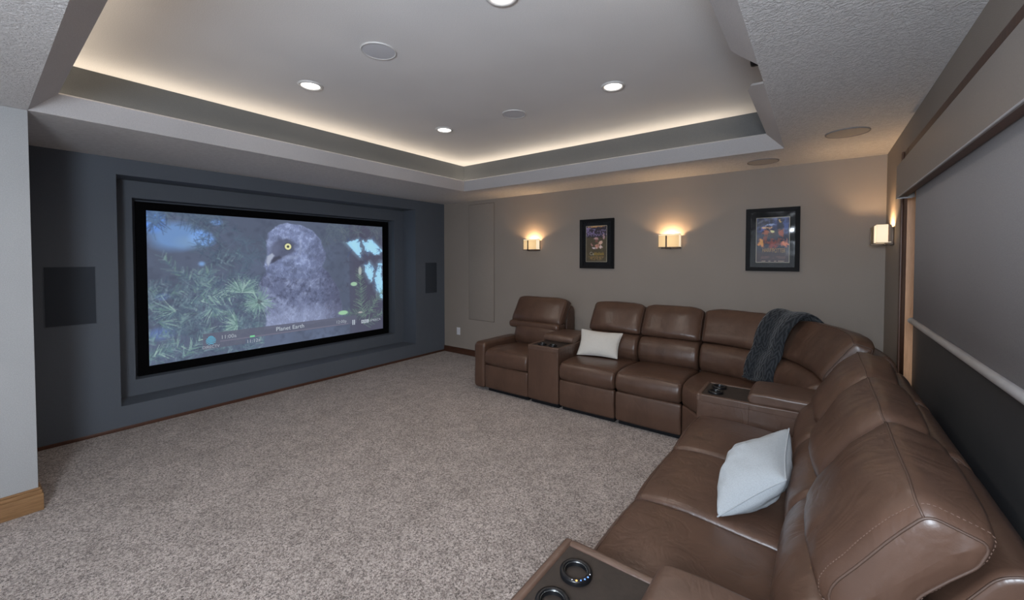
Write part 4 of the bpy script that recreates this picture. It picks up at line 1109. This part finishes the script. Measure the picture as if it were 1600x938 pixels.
# ------------------------------------------------------------------ throw over the wedge
def make_throw():
    # outer line of the wedge back in (t, z), from behind the top down to the seat
    path = [(1.00, .972), (.955, 1.0), (.90, 1.058), (.84, 1.086), (.775, 1.062), (.70, .985), (.648, .88), (.640, .80), (.625, .752), (.582, .69), (.556, .60), (.566, .535), (.555, .512), (.545, .506)]
    pts = []
    for (p, q) in zip(path[:-1], path[1:]):
        for k in range(6): pts.append((p[0]+(q[0]-p[0])*k/6, p[1]+(q[1]-p[1])*k/6))
    pts.append(path[-1]); n = len(pts); m = 34
    for _ in range(4): pts = [pts[0]] + [((pts[i-1][0]+2*pts[i][0]+pts[i+1][0])/4, (pts[i-1][1]+2*pts[i][1]+pts[i+1][1])/4) for i in range(1, n-1)] + [pts[-1]]
    v = []; uvs = []
    for i, (tt, z) in enumerate(pts):
        s = i/(n-1)
        aL = math.radians(33.5 - 4.5*max(0, (s-.25)/.75)); aR = math.radians(52.0 - 1.5*s)
        for j in range(m+1):
            w = j/m; a = aL + (aR-aL)*w
            fold = .007*math.sin(w*9.0+s*2.0) + .007*noise.noise(Vector((w*4, s*6, 3.3))) + .006
            # swell outwards along the path's normal
            k0, k1 = max(0, i-1), min(n-1, i+1); dx, dz = pts[k1][0]-pts[k0][0], pts[k1][1]-pts[k0][1]; L = math.hypot(dx, dz)
            nx, nz = dz/L, -dx/L
            if nz < -.2 or (i < n*.25 and nz < 0): nx, nz = -nx, -nz
            off = .016 + fold - .012*(abs(2*w-1)**6)
            v.append(arc(a, tt + nx*off, z + nz*off)); uvs.append((w, s))
    f = [(i*(m+1)+j, i*(m+1)+j+1, (i+1)*(m+1)+j+1, (i+1)*(m+1)+j) for i in range(n-1) for j in range(m)]
    o = mesh_obj('throw_blanket', v, f, 'throw', None, True)
    uvl = o.data.uv_layers.new(name='UVMap')
    for lp in o.data.loops: uvl.data[lp.index].uv = uvs[lp.vertex_index]
    md = o.modifiers.new('thickness', 'SOLIDIFY'); md.thickness = .016; md.offset = 0.0
    sb = o.modifiers.new('smooth', 'SUBSURF'); sb.levels = 1; sb.render_levels = 1
    return tag(o, 'charcoal plush throw with a chevron pattern draped over the corner wedge', 'blanket')
make_throw()

# ------------------------------------------------------------------ pillows
def pillow(name, label, mat, P00, P10, P01, P11, thick, seed, front_bias=.5, wr=.006):
    """corners in order bottom-left, bottom-right, top-left, top-right as seen from the front"""
    a, b, c, d = (Vector(x) for x in (P00, P10, P01, P11)); n = ((b-a).cross(c-a)).normalized()
    N = 44; v = []; idx = {}
    def pos(i, j, s):
        u, w = i/N, j/N
        # edges of a stuffed cover pull in between the corners
        uu = .5 + (u-.5)*(1-.085*math.sin(PI*w)); ww = .5 + (w-.5)*(1-.085*math.sin(PI*u))
        p = a*(1-uu)*(1-ww) + b*uu*(1-ww) + c*(1-uu)*ww + d*uu*ww
        e = (math.sin(PI*u)*math.sin(PI*w))**.45
        h = thick*e*(front_bias if s > 0 else 1-front_bias)
        q = -abs(noise.noise(Vector((u*1.6+w*1.4+seed, (w-u)*4.6, s*3.0))))*.9 + noise.noise(Vector((u*3.2+seed, w*3.2, s*2.0))) + .6*noise.noise(Vector((u*8+seed, w*3.5, s+5)))
        edge = min(1, 3.2*min(u, 1-u, w, 1-w))**1.3
        h += wr*q*edge
        return p + n*h*s
    for s in (1, -1):
        for i in range(N+1):
            for j in range(N+1):
                if s < 0 and (i in (0, N) or j in (0, N)): idx[(s, i, j)] = idx[(1, i, j)]; continue
                idx[(s, i, j)] = len(v); v.append(pos(i, j, s))
    f = [tuple(idx[(s, *q)] for q in ((i, j), (i+1, j), (i+1, j+1), (i, j+1))) for s in (1, -1) for i in range(N) for j in range(N)]
    t = empty(name, tuple((a+b)/2), label, 'pillow', 'pillows on the sectional')
    cv = mesh_obj('pillow_cover', v, f, mat, t, True)
    loop = [v[idx[(1, i, 0)]] for i in range(N)] + [v[idx[(1, N, j)]] for j in range(N)] + [v[idx[(1, i, N)]] for i in range(N, 0, -1)] + [v[idx[(1, 0, j)]] for j in range(N, 0, -1)]
    vv, ff = tube(loop, .0032, 6, True); mesh_obj('edge_seam', vv, ff, mat, t, True)
    return t
pillow('throw_pillow', 'off-white lumbar pillow standing on the back row seat beside the console', 'linen',
       (2.905, -.815, .507), (3.330, -.735, .507), (2.868, -.635, .755), (3.325, -.575, .745), .125, 2.0)
pillow('throw_pillow', 'pale grey linen pillow leaning on the right-hand row in the foreground', 'linen_cool',
       (4.715, -2.62, .500), (4.672, -2.945, .505), (4.884, -2.44, .750), (4.893, -2.815, .672), .22, 8.0, .60, .020)
